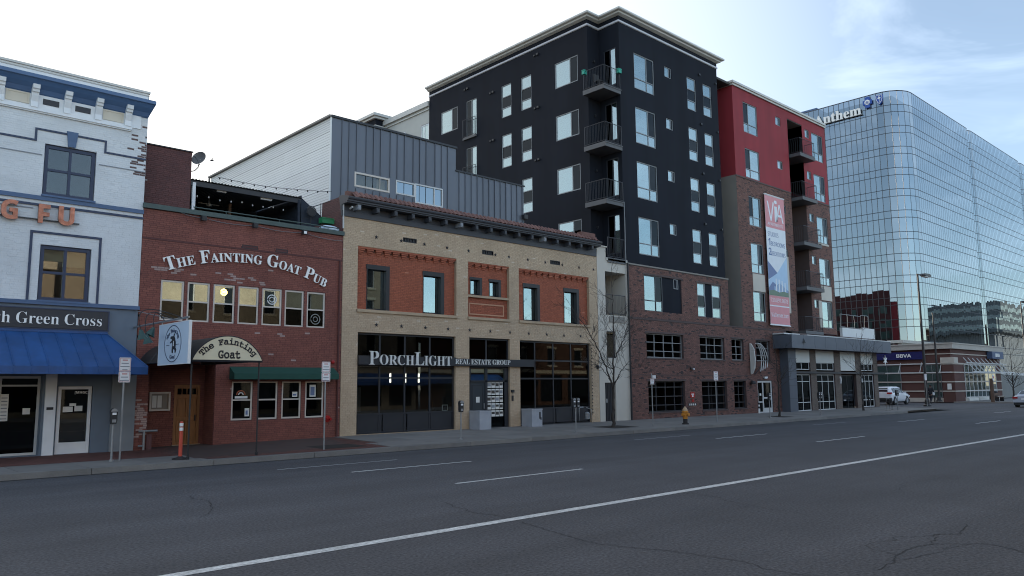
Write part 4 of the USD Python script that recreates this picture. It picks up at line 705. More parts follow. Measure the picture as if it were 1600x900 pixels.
lw = thing('wall_lantern', 'small dark lamp on a bracket on the buff pier behind the bare tree', 'lamp', (29.95, 26.4, 3.0)); emit(lw, 'arm', G().tube([F0.p(30.3, 3.02, 0), F0.p(30.3, 3.05, .2)], .02, 6), black_paint); emit(lw, 'lantern', G().lathe(F0.p(30.3, 2.9, .22), [(.02, 0), (.07, .05), (.08, .18), (.03, .24), (.001, .26)], 10), black_paint)
cn = thing('light_rope', 'vertical string of small dark lamps along the right edge of the right office window', 'string lights', (30.0, 26.4, 2)); emit(cn, 'wire', G().tube([F0.p(30.04, .6, .03), F0.p(30.04, 4.2, .03)], .008, 4), black_paint); [emit(cn, 'lamp', G().lathe(F0.p(30.06, .7+.17*k, .05), [(.001, 0), (.035, .03), (.001, .07)], 6), black_paint) for k in range(20)]
for i, (x0, x1, lab) in enumerate(((21.92, 22.58, 'square grey concrete box left of the office door'), (25.05, 25.72, 'square grey concrete box with a dark mark, right of the office door'))):
    pl = thing('concrete_planter_box', lab, 'planter box', (x0, 26.3, .2)); y0, y1, zz = 25.74, 26.42, float(zs(x0, 26)); m3 = manifold3d.Manifold.cube((x1-x0, y1-y0, .80)).translate((x0, y0, zz)); h3 = manifold3d.Manifold.cube((x1-x0-.14, y1-y0-.14, .3)).translate((x0+.07, y0+.07, zz+.68))
    emit(pl, 'box', G().tm(m3-h3), planter_grey); emit(pl, 'top_rim', G().box(x0-.015, y0-.015, zz+.74, x1+.015, y0, zz+.81).box(x0-.015, y0, zz+.74, x0, y1, zz+.81), planter_grey); emit(pl, 'soil', G().box(x0+.06, y0+.06, zz+.6, x1-.06, y1-.06, zz+.7), soil)
    if i: emit(pl, 'painted_mark', G().ob(FY(y0), x1-.20, x1-.10, zz+.35, zz+.66, 0, .004).ob(FY(y0), x1-.12, x1-.05, zz+.3, zz+.42, 0, .0045), dark_steel)
pu = thing('utility_pipes', 'bent grey gas pipes and meter at the foot of the right office window', 'gas meter', (29.6, 26.3, .2)); emit(pu, 'pipe', G().tube([(28.9, 26.33, .25), (28.9, 26.33, .95), (28.95, 26.33, 1.02), (29.2, 26.33, 1.02)], .03, 7), galv); emit(pu, 'pipe', G().tube([(29.75, 26.3, .25), (29.75, 26.3, .9), (29.4, 26.3, 1.0)], .025, 7), galv); emit(pu, 'meter', G().lathe((29.42, 26.28, .42), [(.001, 0), (.13, .02), (.14, .3), (.08, .36), (.001, .38)], 12), galv)
# rooftop penthouse in grey standing seam metal
ph = thing('metal_penthouse', 'grey standing-seam metal rooftop storey with pale siding end wall above the buff building', 'building', (19, 28, 9))
FPh = FY(28.0); W1, W2, W3 = (16.93, 18.70, 10.53, 11.17, .08), (19.03, 20.06, 10.56, 11.18, .08), (20.06, 21.64, 10.31, 11.20, .08)
SX = [15.8, 16.30, 16.64, 17.01, 17.49, 17.86, 18.22, 18.72, 19.09, 19.48, 19.96, 20.32, 20.68, 21.19, 21.56, 21.92, 22.42]
for a, b in zip(SX, SX[1:]):
    g = wall(G(), FPh, a, b, 9.0, 13.30, [(max(a, h[0]), min(b, h[1]), h[2], h[3], .08) for h in (W1, W2, W3) if h[0] < b and h[1] > a], .08, RND.uniform(-.004, .004))
    t_ = RND.random(); g.t = [np.full(len(v), t_) for v in g.v]
    if g.v: emit(ph, 'metal_panel', g, seam_metal)
LX = [22.42]+[22.62+.375*k for k in range(12)]+[26.85]
for a, b in zip(LX, LX[1:]): emit(ph, 'metal_panel', G().rect(FPh, a, b, 9.0, 12.22, -.006+RND.uniform(-.004, .004), RND.random()), seam_metal)
emit(ph, 'coping', G().box(15.76, 27.93, 13.30, 22.46, 28.1, 13.39).box(22.40, 27.95, 12.2, 26.9, 28.1, 12.27), dark_steel)
body(ph, 15.8, 22.42, 28.02, 40.6, 9, 13.36, seam_metal, dark_steel, faces='rbt'); body(ph, 22.42, 26.85, 28.05, 34, 9, 12.2, seam_metal, dark_steel, faces='rbt')
for x in (16.30, 16.64, 17.01, 17.49, 17.86, 18.22, 18.72, 19.09, 19.48, 19.96, 20.32, 20.68, 21.19, 21.56, 21.92):
    segs = [(9.0, 13.30)]
    for (a, b, c, d, _) in (W1, W2, W3):
        if a-.05 < x < b+.05: segs = [(9.0, c-.06), (d+.06, 13.3)]
    for a, b in segs: emit(ph, 'seam', G().ob(FPh, x-.014, x+.014, a, b, 0, .045), seam_metal)
for k in range(12): x = 22.62+.375*k; emit(ph, 'seam', G().ob(FPh, x-.014, x+.014, 9.0, 12.2, -.006, .04), seam_metal)
window(ph, FPh, W1[0], W1[1], W1[2], W1[3], us=(18.2,), t=.075, fm=pale_window, w=.02, d=.10, panes=pane_clear, back=lambda i, j: (opp_stone if i else taupe_stucco), backw=-.3, bt=.012, label='penthouse window with pale curtains, the left one')
window(ph, FPh, W2[0], W2[1], W2[2], W2[3], t=.06, fm=alu, w=.02, d=.10, panes=pane_mirror, back=room_dark, backw=-.3)
window(ph, FPh, W3[0], W3[1], W3[2], W3[3], us=(21.15,), t=.06, fm=alu, w=.021, d=.10, panes=pane_mirror, back=room_dark, backw=-.3)
FS = FX(15.78); g = G()                                        # ribbed pale siding on the end wall, in sheets
zz = [8.0, 9.12, 9.70, 10.29, 10.86, 11.45, 12.14, 12.70, 13.30]
for i, (a, b) in enumerate(zip(zz, zz[1:])):
    for j, (y0, y1) in enumerate(((28.0, 31.9), (31.9, 36.0), (36.0, 40.6))):
        o = .25*((i+j) % 2); g = G(); n = int((b-a)/.10); h = (b-a-.012)/n; yA = y0+(o if j else 0); yB = y1+(.25*((i+j+1) % 2) if j < 2 else 0); t = RND.random()
        for k in range(n): g.quad(FS.p(yA, a+h*k, .012), FS.p(yB, a+h*k, .012), FS.p(yB, a+h*(k+1), .0), FS.p(yA, a+h*(k+1), .0), t)
        emit(ph, 'siding_sheet', g, siding_white)
emit(ph, 'siding_back', G().quad((15.8, 28, 8), (15.8, 40.6, 8), (15.8, 40.6, 13.3), (15.8, 28, 13.3)), dark_steel); emit(ph, 'edge_trim', G().box(15.74, 27.97, 9.0, 15.80, 28.03, 13.3), siding_white)
emit(ph, 'roof_edge', G().box(15.66, 27.95, 13.30, 15.95, 40.75, 13.38), mat('bronze_roof_edge', (.16, .15, .14), .6, .08)); emit(ph, 'downpipe', G().tube([(15.7, 40.65, 13.3), (15.7, 40.65, 12.4)], .05, 6), mats['bronze_roof_edge'])
sf = thing('rooftop_floodlight', 'small dark floodlight at the right end of the low metal parapet', 'floodlight', (26.85, 27.9, 10.6)); emit(sf, 'housing', G().box(26.7, 27.8, 10.5, 26.95, 28.0, 10.72), black_paint); emit(sf, 'arm', G().tube([(26.83, 27.95, 10.3), (26.83, 27.95, 10.52)], .025, 6), black_paint)

# ================================================================ black apartment building
bb = thing('black_apartment_building', 'six-storey black stucco apartment building on a brick base with corner balconies', 'building', (33, 26.5, 0))
ROW = [21.16, 17.92, 14.71, 11.49]
WA = [(34.31, 36.20, z-2.14, z) for z in ROW]; WSQ = [(37.26, 37.95, z-.65, z+.01) for z in ROW]; WN = [(x, x+.95, z-2.1, z) for z in ROW for x in (39.57, 41.32)]
emit(bb, 'stucco_wall', wall(G(), F0, 33.0, 43.0, 8.72, 22.66, WA+WSQ+WN, .12), navy_stucco)
BW = [(34.57, 38.13, 6.18, 8.22), (39.76, 42.31, 6.15, 8.20)]
BL = [(34.64, 38.13, 3.60, 4.96), (39.82, 42.48, 3.60, 4.96), (43.30, 44.72, 3.60, 4.95), (46.24, 48.02, 3.60, 4.95), (34.68, 38.13, .60, 2.31), (39.85, 42.56, .58, 2.32), (43.38, 44.80, .60, 2.32), (46.21, 48.09, .2, 2.32)]
F1 = FY(26.46)
bwall = emit(bb, 'brick_base_wall', wall(wall(G(), F1, 33.2, 43.2, 5.75, 8.70, BW, .2), F1, 33.2, 50.3, 0, 5.72, BL, .3), plum_mortar)
def pm_(B, t, rn): return np.where(rn.random(len(B)) < .10, .97, t)
bricks(bwall, F1, 33.21, 43.19, 5.80, 8.62, BW, plum_brick, tonef=pm_, single=0, seed=31); bricks(bwall, F1, 33.21, 50.0, .05, 5.66, BL, plum_brick, tonef=pm_, single=300, seed=32)
emit(bb, 'brick_cap', G().ob(F1, 33.17, 43.22, 8.66, 8.74, -.08, .05), taupe_stucco); emit(bb, 'belt_joint', G().ob(F1, 33.2, 50.2, 5.68, 5.745, -.02, .03), plum_mortar)
emit(bb, 'lintel_band', G().ob(F1, 33.2, 45.4, 2.62, 2.66, 0, .018), plum_mortar)
for (a, b, c, d) in BL[:7]+BW: emit(bb, 'lintel', G().ob(F1, a-.12, b+.12, d+.002, d+.10, -.02, .022), mats['plum_joint'])
for (a, b, c, d) in BL[:7]: emit(bb, 'sill', G().ob(F1, a-.06, b+.06, c-.07, c, -.1, .04), mats['plum_joint'])
# street-side windows
def apt_wide(par, fr, a, b, c, d, flip=False, lab=None, fm=None):
    m = a+(b-a)*(.36 if flip else .63); h = c+(d-c)*.30
    def pn(i, j): return pane_sky if (j == 0 or (i == (1 if flip else 0))) else pane_dim
    k = RND.random()
    return window(par, fr, a, b, c, d, us=(m,), vs=(h,), t=.06, fm=fm or win_grey, w=-.03, d=.07, panes=pn, back=lambda i, j: (blind_m, .25+.6*k) if j else room_dark, backw=-.16, label=lab, bt=.05)
def apt_narrow(par, fr, a, b, c, d):
    k = RND.random()
    return window(par, fr, a, b, c, d, vs=(c+(d-c)*.29, c+(d-c)*.63), t=.055, fm=win_grey, w=-.03, d=.07, panes=lambda i, j: pane_dim if j == 1 else pane_sky, back=lambda i, j: blind_m if j == 2 or (j == 0 and k > .4) else room_dark, backw=-.16, bt=.05)
for h in WA: apt_wide(bb, F0, *h)
for h in WN: apt_narrow(bb, F0, *h)
for h in WSQ: window(bb, F0, *h, us=(h[0]+.47,), t=.05, fm=win_grey, w=-.03, d=.06, panes=lambda i, j: pane_dim if i else pane_sky, back=lambda i, j: None if i else blind_m, backw=-.14, bt=.04)
# brick-base upper windows with black panels between
a, b, c, d = BW[0]; apt_wide(bb, F1, 34.58, 36.30, c, d, fm=win_dark); emit(bb, 'spandrel_panel', G().ob(F1, 36.30, 38.12, c+.01, d-.01, -.14, -.05), navy_stucco); window(bb, F1, 37.42, 37.86, 7.63, 8.20, us=(37.7,), t=.04, fm=win_grey, w=-.03, d=.05, panes=pane_sky, back=None, bt=.03)
a, b, c, d = BW[1]; apt_narrow(bb, F1, 39.77, 40.62, c, d); apt_narrow(bb, F1, 41.36, 42.30, c, d); emit(bb, 'spandrel_panel', G().ob(F1, 40.62, 41.36, c+.01, d-.01, -.14, -.05), navy_stucco)
# garage windows behind steel grilles
for i, (a, b, c, d) in enumerate(BL[:7]):
    low = i >= 4; n = max(2, round((b-a)/.9)); us = [a+(b-a)*k/n for k in range(1, n)]; hh = d-c
    f = window(bb, F1, a+.01, b-.01, c+.01, d-.01, us=us, vs=(c+hh*.28, c+hh*.64) if not low else (c+hh*.22, c+hh*.5, c+hh*.8), t=.05, fm=win_grey if not low else win_dark, w=-.12, d=.06, panes=None, back=None, bt=.045)
    emit(f, 'room', G().ob(F1, a-.6, b+3.2, c-.3, d+.6, -2.8, -2.75).ob(F1, a-.6, b+3.2, d+.05, d+.1, -2.8, -.32).ob(F1, a-.6, b+3.2, c-.1, c-.05, -2.8, -.32).ob(F1, b+3.2, b+3.25, c-.1, d+.1, -2.8, -.32).ob(F1, a-.6, a-.55, c-.1, d+.1, -2.8, -.32), room_dark); emit(f, 'room_column', G().ob(F1, a+.35, a+.75, c, d, -1.6, -1.3) if i in (0, 4) else G().ob(F1, b-.3, b-.2, c, d, -1.7, -1.5), taupe_stucco)
    if i == 4: emit(f, 'garage_light', G().ob(F1, 36.0, 36.45, 2.08, 2.16, -1.0, -.9), sign_white)
    if i == 5: emit(f, 'back_wall', G().ob(F1, a, b, c, d, -2.7, -2.6), mats['office_wall'])
# entry door with white frame
f = window(bb, F1, 46.22, 48.08, .2, 2.31, us=(46.95,), t=.11, fm=alu, w=-.05, d=.08, panes=pane_dim, back=room_dark, backw=-.6, name='entry_door', bt=.12); emit(f, 'door_rail', G().ob(F1, 47.0, 47.97, .31, .55, -.12, -.055).ob(F1, 46.33, 46.9, .9, .98, -.12, -.06).ob(F1, 47.0, 47.97, 1.15, 1.25, -.12, -.057), alu); emit(f, 'notice', G().ob(F1, 46.5, 46.7, 1.35, 1.5, -.06, -.05), paper)
# corner notch, left face and roof line
FL = FX(32.0); FN = FY(28.0); FN2 = FX(33.0)
LW = [(28.76, 30.60, 19.52, 21.09), (28.74, 30.58, 16.32, 17.84), (28.70, 30.55, 13.10, 14.61), (28.70, 30.53, 9.9, 11.40)]
LN = [(y, y+.93, z-2.13, z) for z in (21.12, 17.85, 14.62, 11.4) for y in (32.60, 34.41)]; LE = [(39.76, 41.62, 19.47, 21.06)]; LJ = [(37.78, 38.85, z-2.55, z) for z in (21.1, 17.83)]
emit(bb, 'stucco_wall', wall(G(), FL, 28.0, 43.0, 6, 22.66, LW+LN+LE+LJ, .12), navy_stucco); emit(bb, 'stucco_wall', wall(G(), FN, 32.0, 33.0, 6, 22.66), navy_stucco)
ND = [(26.76, 27.64, z-2.2, z) for z in (21.17, 17.95, 14.73, 11.5)]
emit(bb, 'stucco_wall', wall(G(), FN2, 26.5, 28.0, 8.7, 22.66, ND, .12), navy_stucco)
for (a, b, c, d) in LW+LE:
    m = a+(b-a)*.34; window(bb, FL, a, b, c, d, us=(m,), t=.06, fm=win_grey, w=-.02, d=.07, panes=lambda i, j: pane_sky if i else pane_dim, back=lambda i, j: blind_m if i else room_dark, backw=-.15, bt=.06)
for h in LN: apt_narrow(bb, FL, *h)
def railing(par, pts, z0, z1, m, sp=.11, tr=.02, closed=False):
    f = None; g = G()
    for a, b in zip(pts, pts[1:]):
        a, b = np.array(a, float), np.array(b, float); L = np.linalg.norm(b-a); n = max(2, int(L/sp))
        g.tube([(*a, z1), (*b, z1)], tr, 6); g.tube([(*a, z0+.08), (*b, z0+.08)], tr*.8, 6)
        for p in (a, b): g.tube([(*p, z0), (*p, z1)], tr, 6)
    f = emit(par, 'railing', g, m)
    for a, b in zip(pts, pts[1:]):
        a, b = np.array(a, float), np.array(b, float); n = max(2, int(np.linalg.norm(b-a)/sp))
        for k in range(1, n): p = a+(b-a)*k/n; emit(f, 'baluster', G().tube([(*p, z0+.08), (*p, z1)], .0085, 4, cap=False), m)
    return f
bal_m = mat('dark_grey_railing', (.035, .036, .042), .45, .1); slab_m = mat('balcony_slab', (.075, .075, .08), .6, .1)
for (a, b, c, d) in LJ:
    f = window(bb, FL, a, b, c, d, us=(a+.52,), t=.05, fm=win_grey, w=-.03, d=.07, panes=lambda i, j: pane_sky if i == 0 else pane_dim, back=lambda i, j: blind_m if i == 0 else room_dark, backw=-.16, name='balcony_door', bt=.07)
    emit(bb, 'juliet_slab', G().ob(FL, a-.03, b+.25, c-.12, c+.05, 0, .12), slab_m); railing(bb, [(31.88, a), (31.88, b+.22)], c+.02, c+1.25, bal_m)
for k, (zt, zs_) in enumerate(((19.64, 18.53), (16.39, 15.27), (13.19, 12.08), (9.97, 8.86))):
    emit(bb, 'balcony_slab', G().box(31.53, 26.45, zs_-.26, 33.0, 27.99, zs_).box(31.5, 26.42, zs_-.06, 33.02, 26.45, zs_+.0), slab_m)
    pts = [(31.57, 27.95), (31.57, 26.49), (32.98, 26.49)] if k < 3 else [(31.57, 26.49), (32.98, 26.49)]
    railing(bb, pts, zs_, zt, bal_m)
    a, b, c, d = ND[k]; f = window(bb, FN2, a, b, c, d, us=(a+.42,), t=.06, fm=win_dark, w=-.02, d=.06, panes=lambda i, j: pane_sky if i == 0 else pane_dim, back=lambda i, j: blind_m if i == 0 else room_dark, backw=-.15, name='balcony_door', bt=.06)
    lmp = emit(bb, 'wall_lamp', G().ob(FN, 32.45, 32.55, c+1.5, c+1.62, 0, .1), black_paint)
for x, y, lab in ((31.6, 27.9, 'small green flower box on the top balcony rail, left end'), (32.9, 26.47, 'small green flower box on the top balcony rail, right end')):
    fbx = thing('flower_box', lab, 'flower box', (x, y, 19.6), 'flower boxes on the top balcony rail'); emit(fbx, 'box', G().box(x-.12, y-.09, 19.48, x+.12, y+.09, 19.7), mat('teal_plastic', (.01, .28, .20), .5, .1) if x < 32 else mats['teal_plastic']); emit(fbx, 'rim', G().box(x-.14, y-.11, 19.7, x+.14, y+.11, 19.73), mats['teal_plastic'])
bc = thing('balcony_chair', 'dark folding chair behind the rails of the top corner balcony', 'chair', (31.95, 27.1, 18.53)); emit(bc, 'seat', G().box(31.75, 26.95, 18.93, 32.15, 27.35, 18.96), plastic); emit(bc, 'backrest', G().box(31.75, 27.33, 18.96, 32.15, 27.37, 19.4), plastic); [emit(bc, 'leg', G().box(x, y, 18.53, x+.03, y+.03, 18.93), plastic) for x in (31.75, 32.12) for y in (26.95, 27.34)]
# cornice in two pale bands round the stepped corner
path = [(32.0, 43.0), (32.0, 28.0), (33.0, 28.0), (33.0, 26.5), (43.0, 26.5), (43.0, 30.0)]
def off(path, o):
    P = [np.array(p, float) for p in path]; out = []
    for i, p in enumerate(P):
        ns = []
        for a, b in ((i-1, i), (i, i+1)):
            if 0 <= a and b < len(P): d = (P[b]-P[a])/np.linalg.norm(P[b]-P[a]); ns.append(np.array([d[1], -d[0]]))
        n = ns[0] if len(ns) == 1 else (ns[0]+ns[1] if abs(ns[0]@ns[1]) < .5 else ns[0])
        out.append(p+n*o)
    return out
def mould(par, nm, path, prof, m):
    g = G(); R_ = [off(path, w) for w, z in prof]
    for i in range(len(prof)-1):
        for k in range(len(path)-1): g.quad((*R_[i][k], prof[i][1]), (*R_[i][k+1], prof[i][1]), (*R_[i+1][k+1], prof[i+1][1]), (*R_[i+1][k], prof[i+1][1]))
    emit(par, nm, g, m)
mould(bb, 'light_moulding', path, ([(0, 22.57), (.06, 22.59), (.06, 22.69), (0, 22.71)]), mat('pale_lilac_trim', (.50, .50, .54), .6, .05))
mould(bb, 'frieze', path, ([(.01, 22.60), (.01, 23.05)]), navy_stucco)
mould(bb, 'cornice', path, ([(.0, 22.96), (.22, 23.02), (.24, 23.10), (.36, 23.12), (.40, 23.15), (.40, 23.24), (-.3, 23.28)]), pale_cornice)
emit(bb, 'roof', G().add([(x, y, 23.1) for x, y in ((32, 43), (32, 28), (33, 28), (33, 26.5), (43, 26.5), (43, 43))], [(0, 1, 5), (1, 2, 5), (2, 4, 5), (2, 3, 4)]), earth)
emit(bb, 'side_wall', G().quad((43, 26.5, 5.7), (43, 43, 5.7), (43, 43, 23.2), (43, 26.5, 23.2)).quad((32, 43, 0), (43, 43, 0), (43, 43, 23.2), (32, 43, 23.2)), navy_stucco)
for (y, z) in ((31.9, 22.1), (31.9, 18.75), (36.0, 20.9), (36.0, 17.7), (38.6, 21.9), (31.9, 15.5)): emit(bb, 'wall_vent', G().ob(FL, y, y+.16, z, z+.12, 0, .10), black_paint); emit(bb, 'wall_vent', G().ob(FL, y+.3, y+.42, z, z+.1, 0, .08), black_paint)
for z in (21.55, 18.3, 15.1, 11.9): emit(bb, 'wall_vent', G().ob(F0, 40.85, 41.0, z, z+.12, 0, .09), black_paint); emit(bb, 'wall_vent', G().ob(F0, 42.72, 42.84, z-.1, z, 0, .08), black_paint)
# rear wing: grey stretch and black corner block
emit(bb, 'rear_wing_wall', wall(G(), FL, 43.0, 48.7, 6, 22.1, [(43.05, 44.0, 18.4, 20.75)], .1, -.02), grey_stucco); window(bb, FL, 43.07, 43.98, 18.4, 20.73, us=(43.6,), t=.08, fm=white_paint, w=-.04, d=.06, panes=pane_sky, back=blind_m, backw=-.16)
emit(bb, 'rear_wing_cornice', G().box(31.86, 43.0, 21.95, 32.3, 48.7, 22.32).box(31.93, 43.0, 21.7, 32.3, 48.7, 21.76), pale_cornice); emit(bb, 'rear_block', G().box(31.2, 48.7, 6, 40, 60, 22.4), navy_stucco); emit(bb, 'rear_block_cornice', G().box(31.0, 48.5, 22.35, 40, 60, 22.5).box(30.85, 48.35, 22.52, 40, 60, 22.72).box(31.12, 48.62, 21.75, 40, 60, 21.86), pale_cornice)
emit(bb, 'rear_lamp', G().ob(FL, 45.8, 45.98, 20.62, 20.72, 0, .12), white_paint)
# beige stair bay next to the buff building
emit(bb, 'stair_bay_wall', wall(G(), F0, 30.68, 33.16, 0, 8.86, [(31.31, 33.03, 5.78, 8.10, 1.4), (31.33, 32.06, 3.52, 4.92, .12), (31.10, 31.97, .2, 2.23, .2)]), beige_stucco); emit(bb, 'stair_bay_pier', G().box(30.68, 26.5, 8.86, 31.40, 27.9, 9.40).box(30.62, 26.44, 9.38, 31.46, 28, 9.44), beige_stucco); emit(bb, 'stair_bay_cap', G().box(31.4, 26.45, 8.70, 33.16, 28, 8.86), beige_stucco)
emit(bb, 'stair_bay_back', G().box(31.0, 27.9, 5, 33.1, 28, 8.6), taupe_stucco); emit(bb, 'stair_bay_door', G().box(31.0, 27.82, 5.78, 32.0, 27.9, 7.9), black_paint); emit(bb, 'stair_bay_return', G().quad((30.68, 26.5, 0), (30.68, 28, 0), (30.68, 28, 9.3), (30.68, 26.5, 9.3)), beige_stucco)
railing(bb, [(31.4, 26.55), (33.0, 26.55)], 5.80, 6.88, bal_m); f = window(bb, F0, 31.34, 32.05, 3.53, 4.91, t=.04, fm=win_dark, w=-.07, d=.04, panes=pane_dim, back=room_dark, backw=-.2); emit(bb, 'air_grille', G().ob(F0, 31.55, 32.85, 5.4, 5.72, 0, .03), taupe_stucco)
dd = emit(bb, 'stair_door', G().ob(F0, 31.11, 31.96, .21, 2.22, -.14, -.10), dark_steel); emit(dd, 'door_plate', G().ob(F0, 31.28, 31.36, 1.2, 1.4, -.10, -.09), paper); [emit(dd, 'grille_bar', G().ob(F0, 31.17+.12*k, 31.185+.12*k, .25, 2.18, -.10, -.08), black_paint) for k in range(7)]
emit(bb, 'downpipe', G().tube([(33.12, 26.40, .2), (33.12, 26.40, 8.7)], .05, 6), dark_steel); emit(bb, 'pipe', G().tube([(33.0, 26.43, 8.7), (33.0, 26.43, 12.1)], .025, 6), win_grey)
# signs on the brick base
vs_ = thing('projecting_wall_sign', 'tall curved metal sign projecting from the brick wall near the white door', 'sign', (45.4, 26.4, 2.7))
emit(vs_, 'blade_panel', G().prism(Fr((45.35, 26.46, 0), (0, -1, 0), (1, 0, 0)), [(.05, 2.72), (.16, 2.75), (.34, 3.1), (.40, 3.7), (.34, 4.35), (.16, 4.68), (.05, 4.72)], 0, .10), pale_cornice)
for k in range(4):
    r = .55+.13*k; emit(vs_, 'curved_rib', G().tube([(45.5+1.15*math.sin(q)*(.55+.15*k), 26.42-.36-.05*k, 3.62+1.08*math.cos(q)) for q in np.linspace(0, 2.3-.1*k, 14)], .03, 6), alu)
emit(vs_, 'strut', G().tube([(45.9, 26.46, 2.7), (46.6, 26.0, 3.6)], .03, 6).tube([(46.6, 26.46, 2.8), (46.2, 26.0, 3.5)], .03, 6), dark_steel)
pq = thing('red_wall_plaque', 'red and white plaque above a small red badge on the brick base', 'sign', (38.9, 26.4, 1.5)); emit(pq, 'plate', G().ob(F1, 38.62, 39.05, 1.34, 1.66, .01, .03), lens_red); emit(pq, 'print', G().ob(F1, 38.70, 38.97, 1.52, 1.57, .03, .034).ob(F1, 38.78, 38.9, 1.38, 1.5, .03, .034), sign_white); emit(pq, 'badge', G().ob(F1, 38.76, 38.95, 1.1, 1.26, .01, .04), lens_red)
nbs = thing('house_numbers', 'row of small pale address numerals on the brick base above the hydrant', 'number sign', (38.7, 26.4, .95)); emit(nbs, 'plate', G().ob(F1, 38.38, 39.25, .88, 1.02, .01, .02), black_paint); [emit(nbs, 'numeral', G().ob(F1, 38.47+.19*k, 38.57+.19*k, .90, 1.0, .02, .03), silver_letter) for k in range(4)]
cs = thing('security_camera', 'small pale dome camera on the brick base wall between the two window rows', 'camera', (38.7, 26.3, 2.98)); emit(cs, 'mount', G().ob(F1, 38.7, 38.82, 2.98, 3.1, 0, .12), black_paint); emit(cs, 'dome', G().lathe(F1.p(38.92, 2.96, .12), [(.001, -.02), (.06, .0), (.07, .06), (.001, .1)], 10), sign_white)
dlm = thing('door_lamp', 'round dark wall lamp left of the white entry door', 'lamp', (45.5, 26.3, 2.2)); emit(dlm, 'shade', G().lathe(F1.p(45.35, 2.10, .2), [(.20, 0), (.2, .08), (.10, .2), (.001, .22)], 14), black_paint); emit(dlm, 'arm', G().tube([F1.p(45.35, 2.3, 0), F1.p(45.35, 2.3, .2)], .03, 6), black_paint)
emit(thing('entry_light', 'small white light fitting above the white entry door', 'lamp', (47.2, 26.3, 2.5)), 'fitting', G().ob(F1, 47.0, 47.35, 2.48, 2.58, 0, .12).ob(F1, 47.05, 47.3, 2.44, 2.48, .02, .1), sign_white)

# ================================================================ red apartment wing
ra = thing('red_apartment_building', 'crimson and brick apartment wing with recessed balconies beside the black building', 'building', (44.8, 26.5, 0))
RWZ = [(21.18, 19.05), (17.93, 15.9), (14.65, 12.63), (11.46, 9.42), (8.2, 6.2)]
W_L = [(46.1 if z > 15 else 46.28, 47.93 if z > 15 else 47.82, b, z) for z, b in RWZ]; W_R = [(55.92 if z > 15 else 56.0, 57.72, b, z) for z, b in RWZ]
S_L = [(50.48, 51.2, 20.54, 21.17), (50.47, 51.2, 17.31, 17.92)]+[(50.75, 51.3, z-.62, z) for z in (14.71, 11.5, 8.2)]
S_R = [(54.88, 55.54, z-.64, z) for z in (21.2, 17.96, 14.72, 11.51, 8.25)]
RCs = (52.2, 54.44, 5.75, 21.35, 1.5)
HU = [h for h in W_L+W_R+S_L+S_R if h[2] > 15.8]; HL = [h for h in W_L+W_R+S_L+S_R if h[2] < 15.8]
emit(ra, 'stucco_wall', wall(G(), F0, 44.82, 58.2, 15.84, 22.1, HU+[(RCs[0], RCs[1], 15.8, RCs[3], 1.5)], .12), red_stucco)
rwall = emit(ra, 'brick_wall', wall(G(), F0, 44.82, 58.25, 5.74, 15.84, HL+[(RCs[0], RCs[1], 5.7, 15.9, 1.5)], .12), plum_mortar); bricks(rwall, F0, 44.83, 58.2, 5.78, 15.80, HL+[RCs[:4]], plum_brick, tonef=pm_, seed=41)
emit(ra, 'brick_cap', G().ob(F0, 44.8, 52.2, 15.74, 15.84, 0, .04).ob(F0, 54.44, 58.25, 15.70, 15.8, 0, .04), plum_mortar)
emit(ra, 'recess_wall', G().box(52.2, 28.0, 5.7, 54.44, 28.1, 21.4).box(54.44, 26.52, 15.8, 54.47, 28, 21.4).box(52.17, 26.52, 15.8, 52.2, 28, 21.4), red_stucco); emit(ra, 'recess_side_wall', G().box(54.45, 26.53, 5.7, 54.48, 28, 15.8).box(52.16, 26.53, 5.7, 52.19, 28, 15.8).box(52.2, 27.97, 5.7, 54.44, 28.0, 15.8), beige_stucco); emit(ra, 'recess_ceiling', G().box(52.2, 26.5, 21.33, 54.44, 28, 21.4), taupe_stucco)
for h in W_L: apt_wide(ra, F0, *h, flip=h[2] > 15 or h[2] > 12, fm=win_grey)
for h in W_R: apt_wide(ra, F0, *h, fm=win_grey)
for h in S_L+S_R: window(ra, F0, *h, us=(h[0]+(h[1]-h[0])*.66,), t=.05, fm=win_grey, w=-.03, d=.06, panes=lambda i, j: pane_dim if i else pane_sky, back=lambda i, j: None if i else blind_m, backw=-.14, bt=.04)
for (a, b, c, d) in ((46.3, 47.85, 8.22, 9.38), (56.0, 57.7, 8.27, 9.36), (56.0, 57.7, 12.5-.02, 12.61)): emit(ra, 'spandrel_panel', G().ob(F0, a, b, c, d, -.02, .03), beige_stucco)
emit(ra, 'spandrel_panel', G().ob(F0, 55.5, 56.0, 6.2, 8.2, -.02, .03), beige_stucco); emit(ra, 'spandrel_panel', G().ob(F0, 50.7, 51.25, 7.0, 11.0, -.02, .028), beige_stucco)
for zt, zs_ in ((19.86, 18.75), (16.62, 15.5), (13.33, 12.17), (10.06, 8.94), (6.83, 5.82)):
    w_ = .75 if zs_ > 6 else .5; x0, x1 = (52.45, 54.75) if zs_ > 15 else (52.3, 55.0)
    emit(ra, 'balcony_slab', G().ob(F0, x0, x1, zs_-.25, zs_, -1.4, w_), slab_m); railing(ra, [(x0+.03, 26.9), (x0+.03, 26.5-w_+.04), (x1-.03, 26.5-w_+.04), (x1-.03, 26.5)], zs_, zt, bal_m, sp=.14)
    f = window(ra, FY(27.97), 52.5, 54.2, zs_, zs_+2.2, us=(53.3,), t=.07, fm=win_dark, w=.02, d=.06, panes=pane_dim, back=room_dark, backw=-.02, name='balcony_door')
emit(ra, 'parapet', G().box(44.74, 26.40, 21.98, 58.22, 40, 22.12).box(44.66, 26.32, 22.12, 58.1, 40, 22.27), pale_cornice)
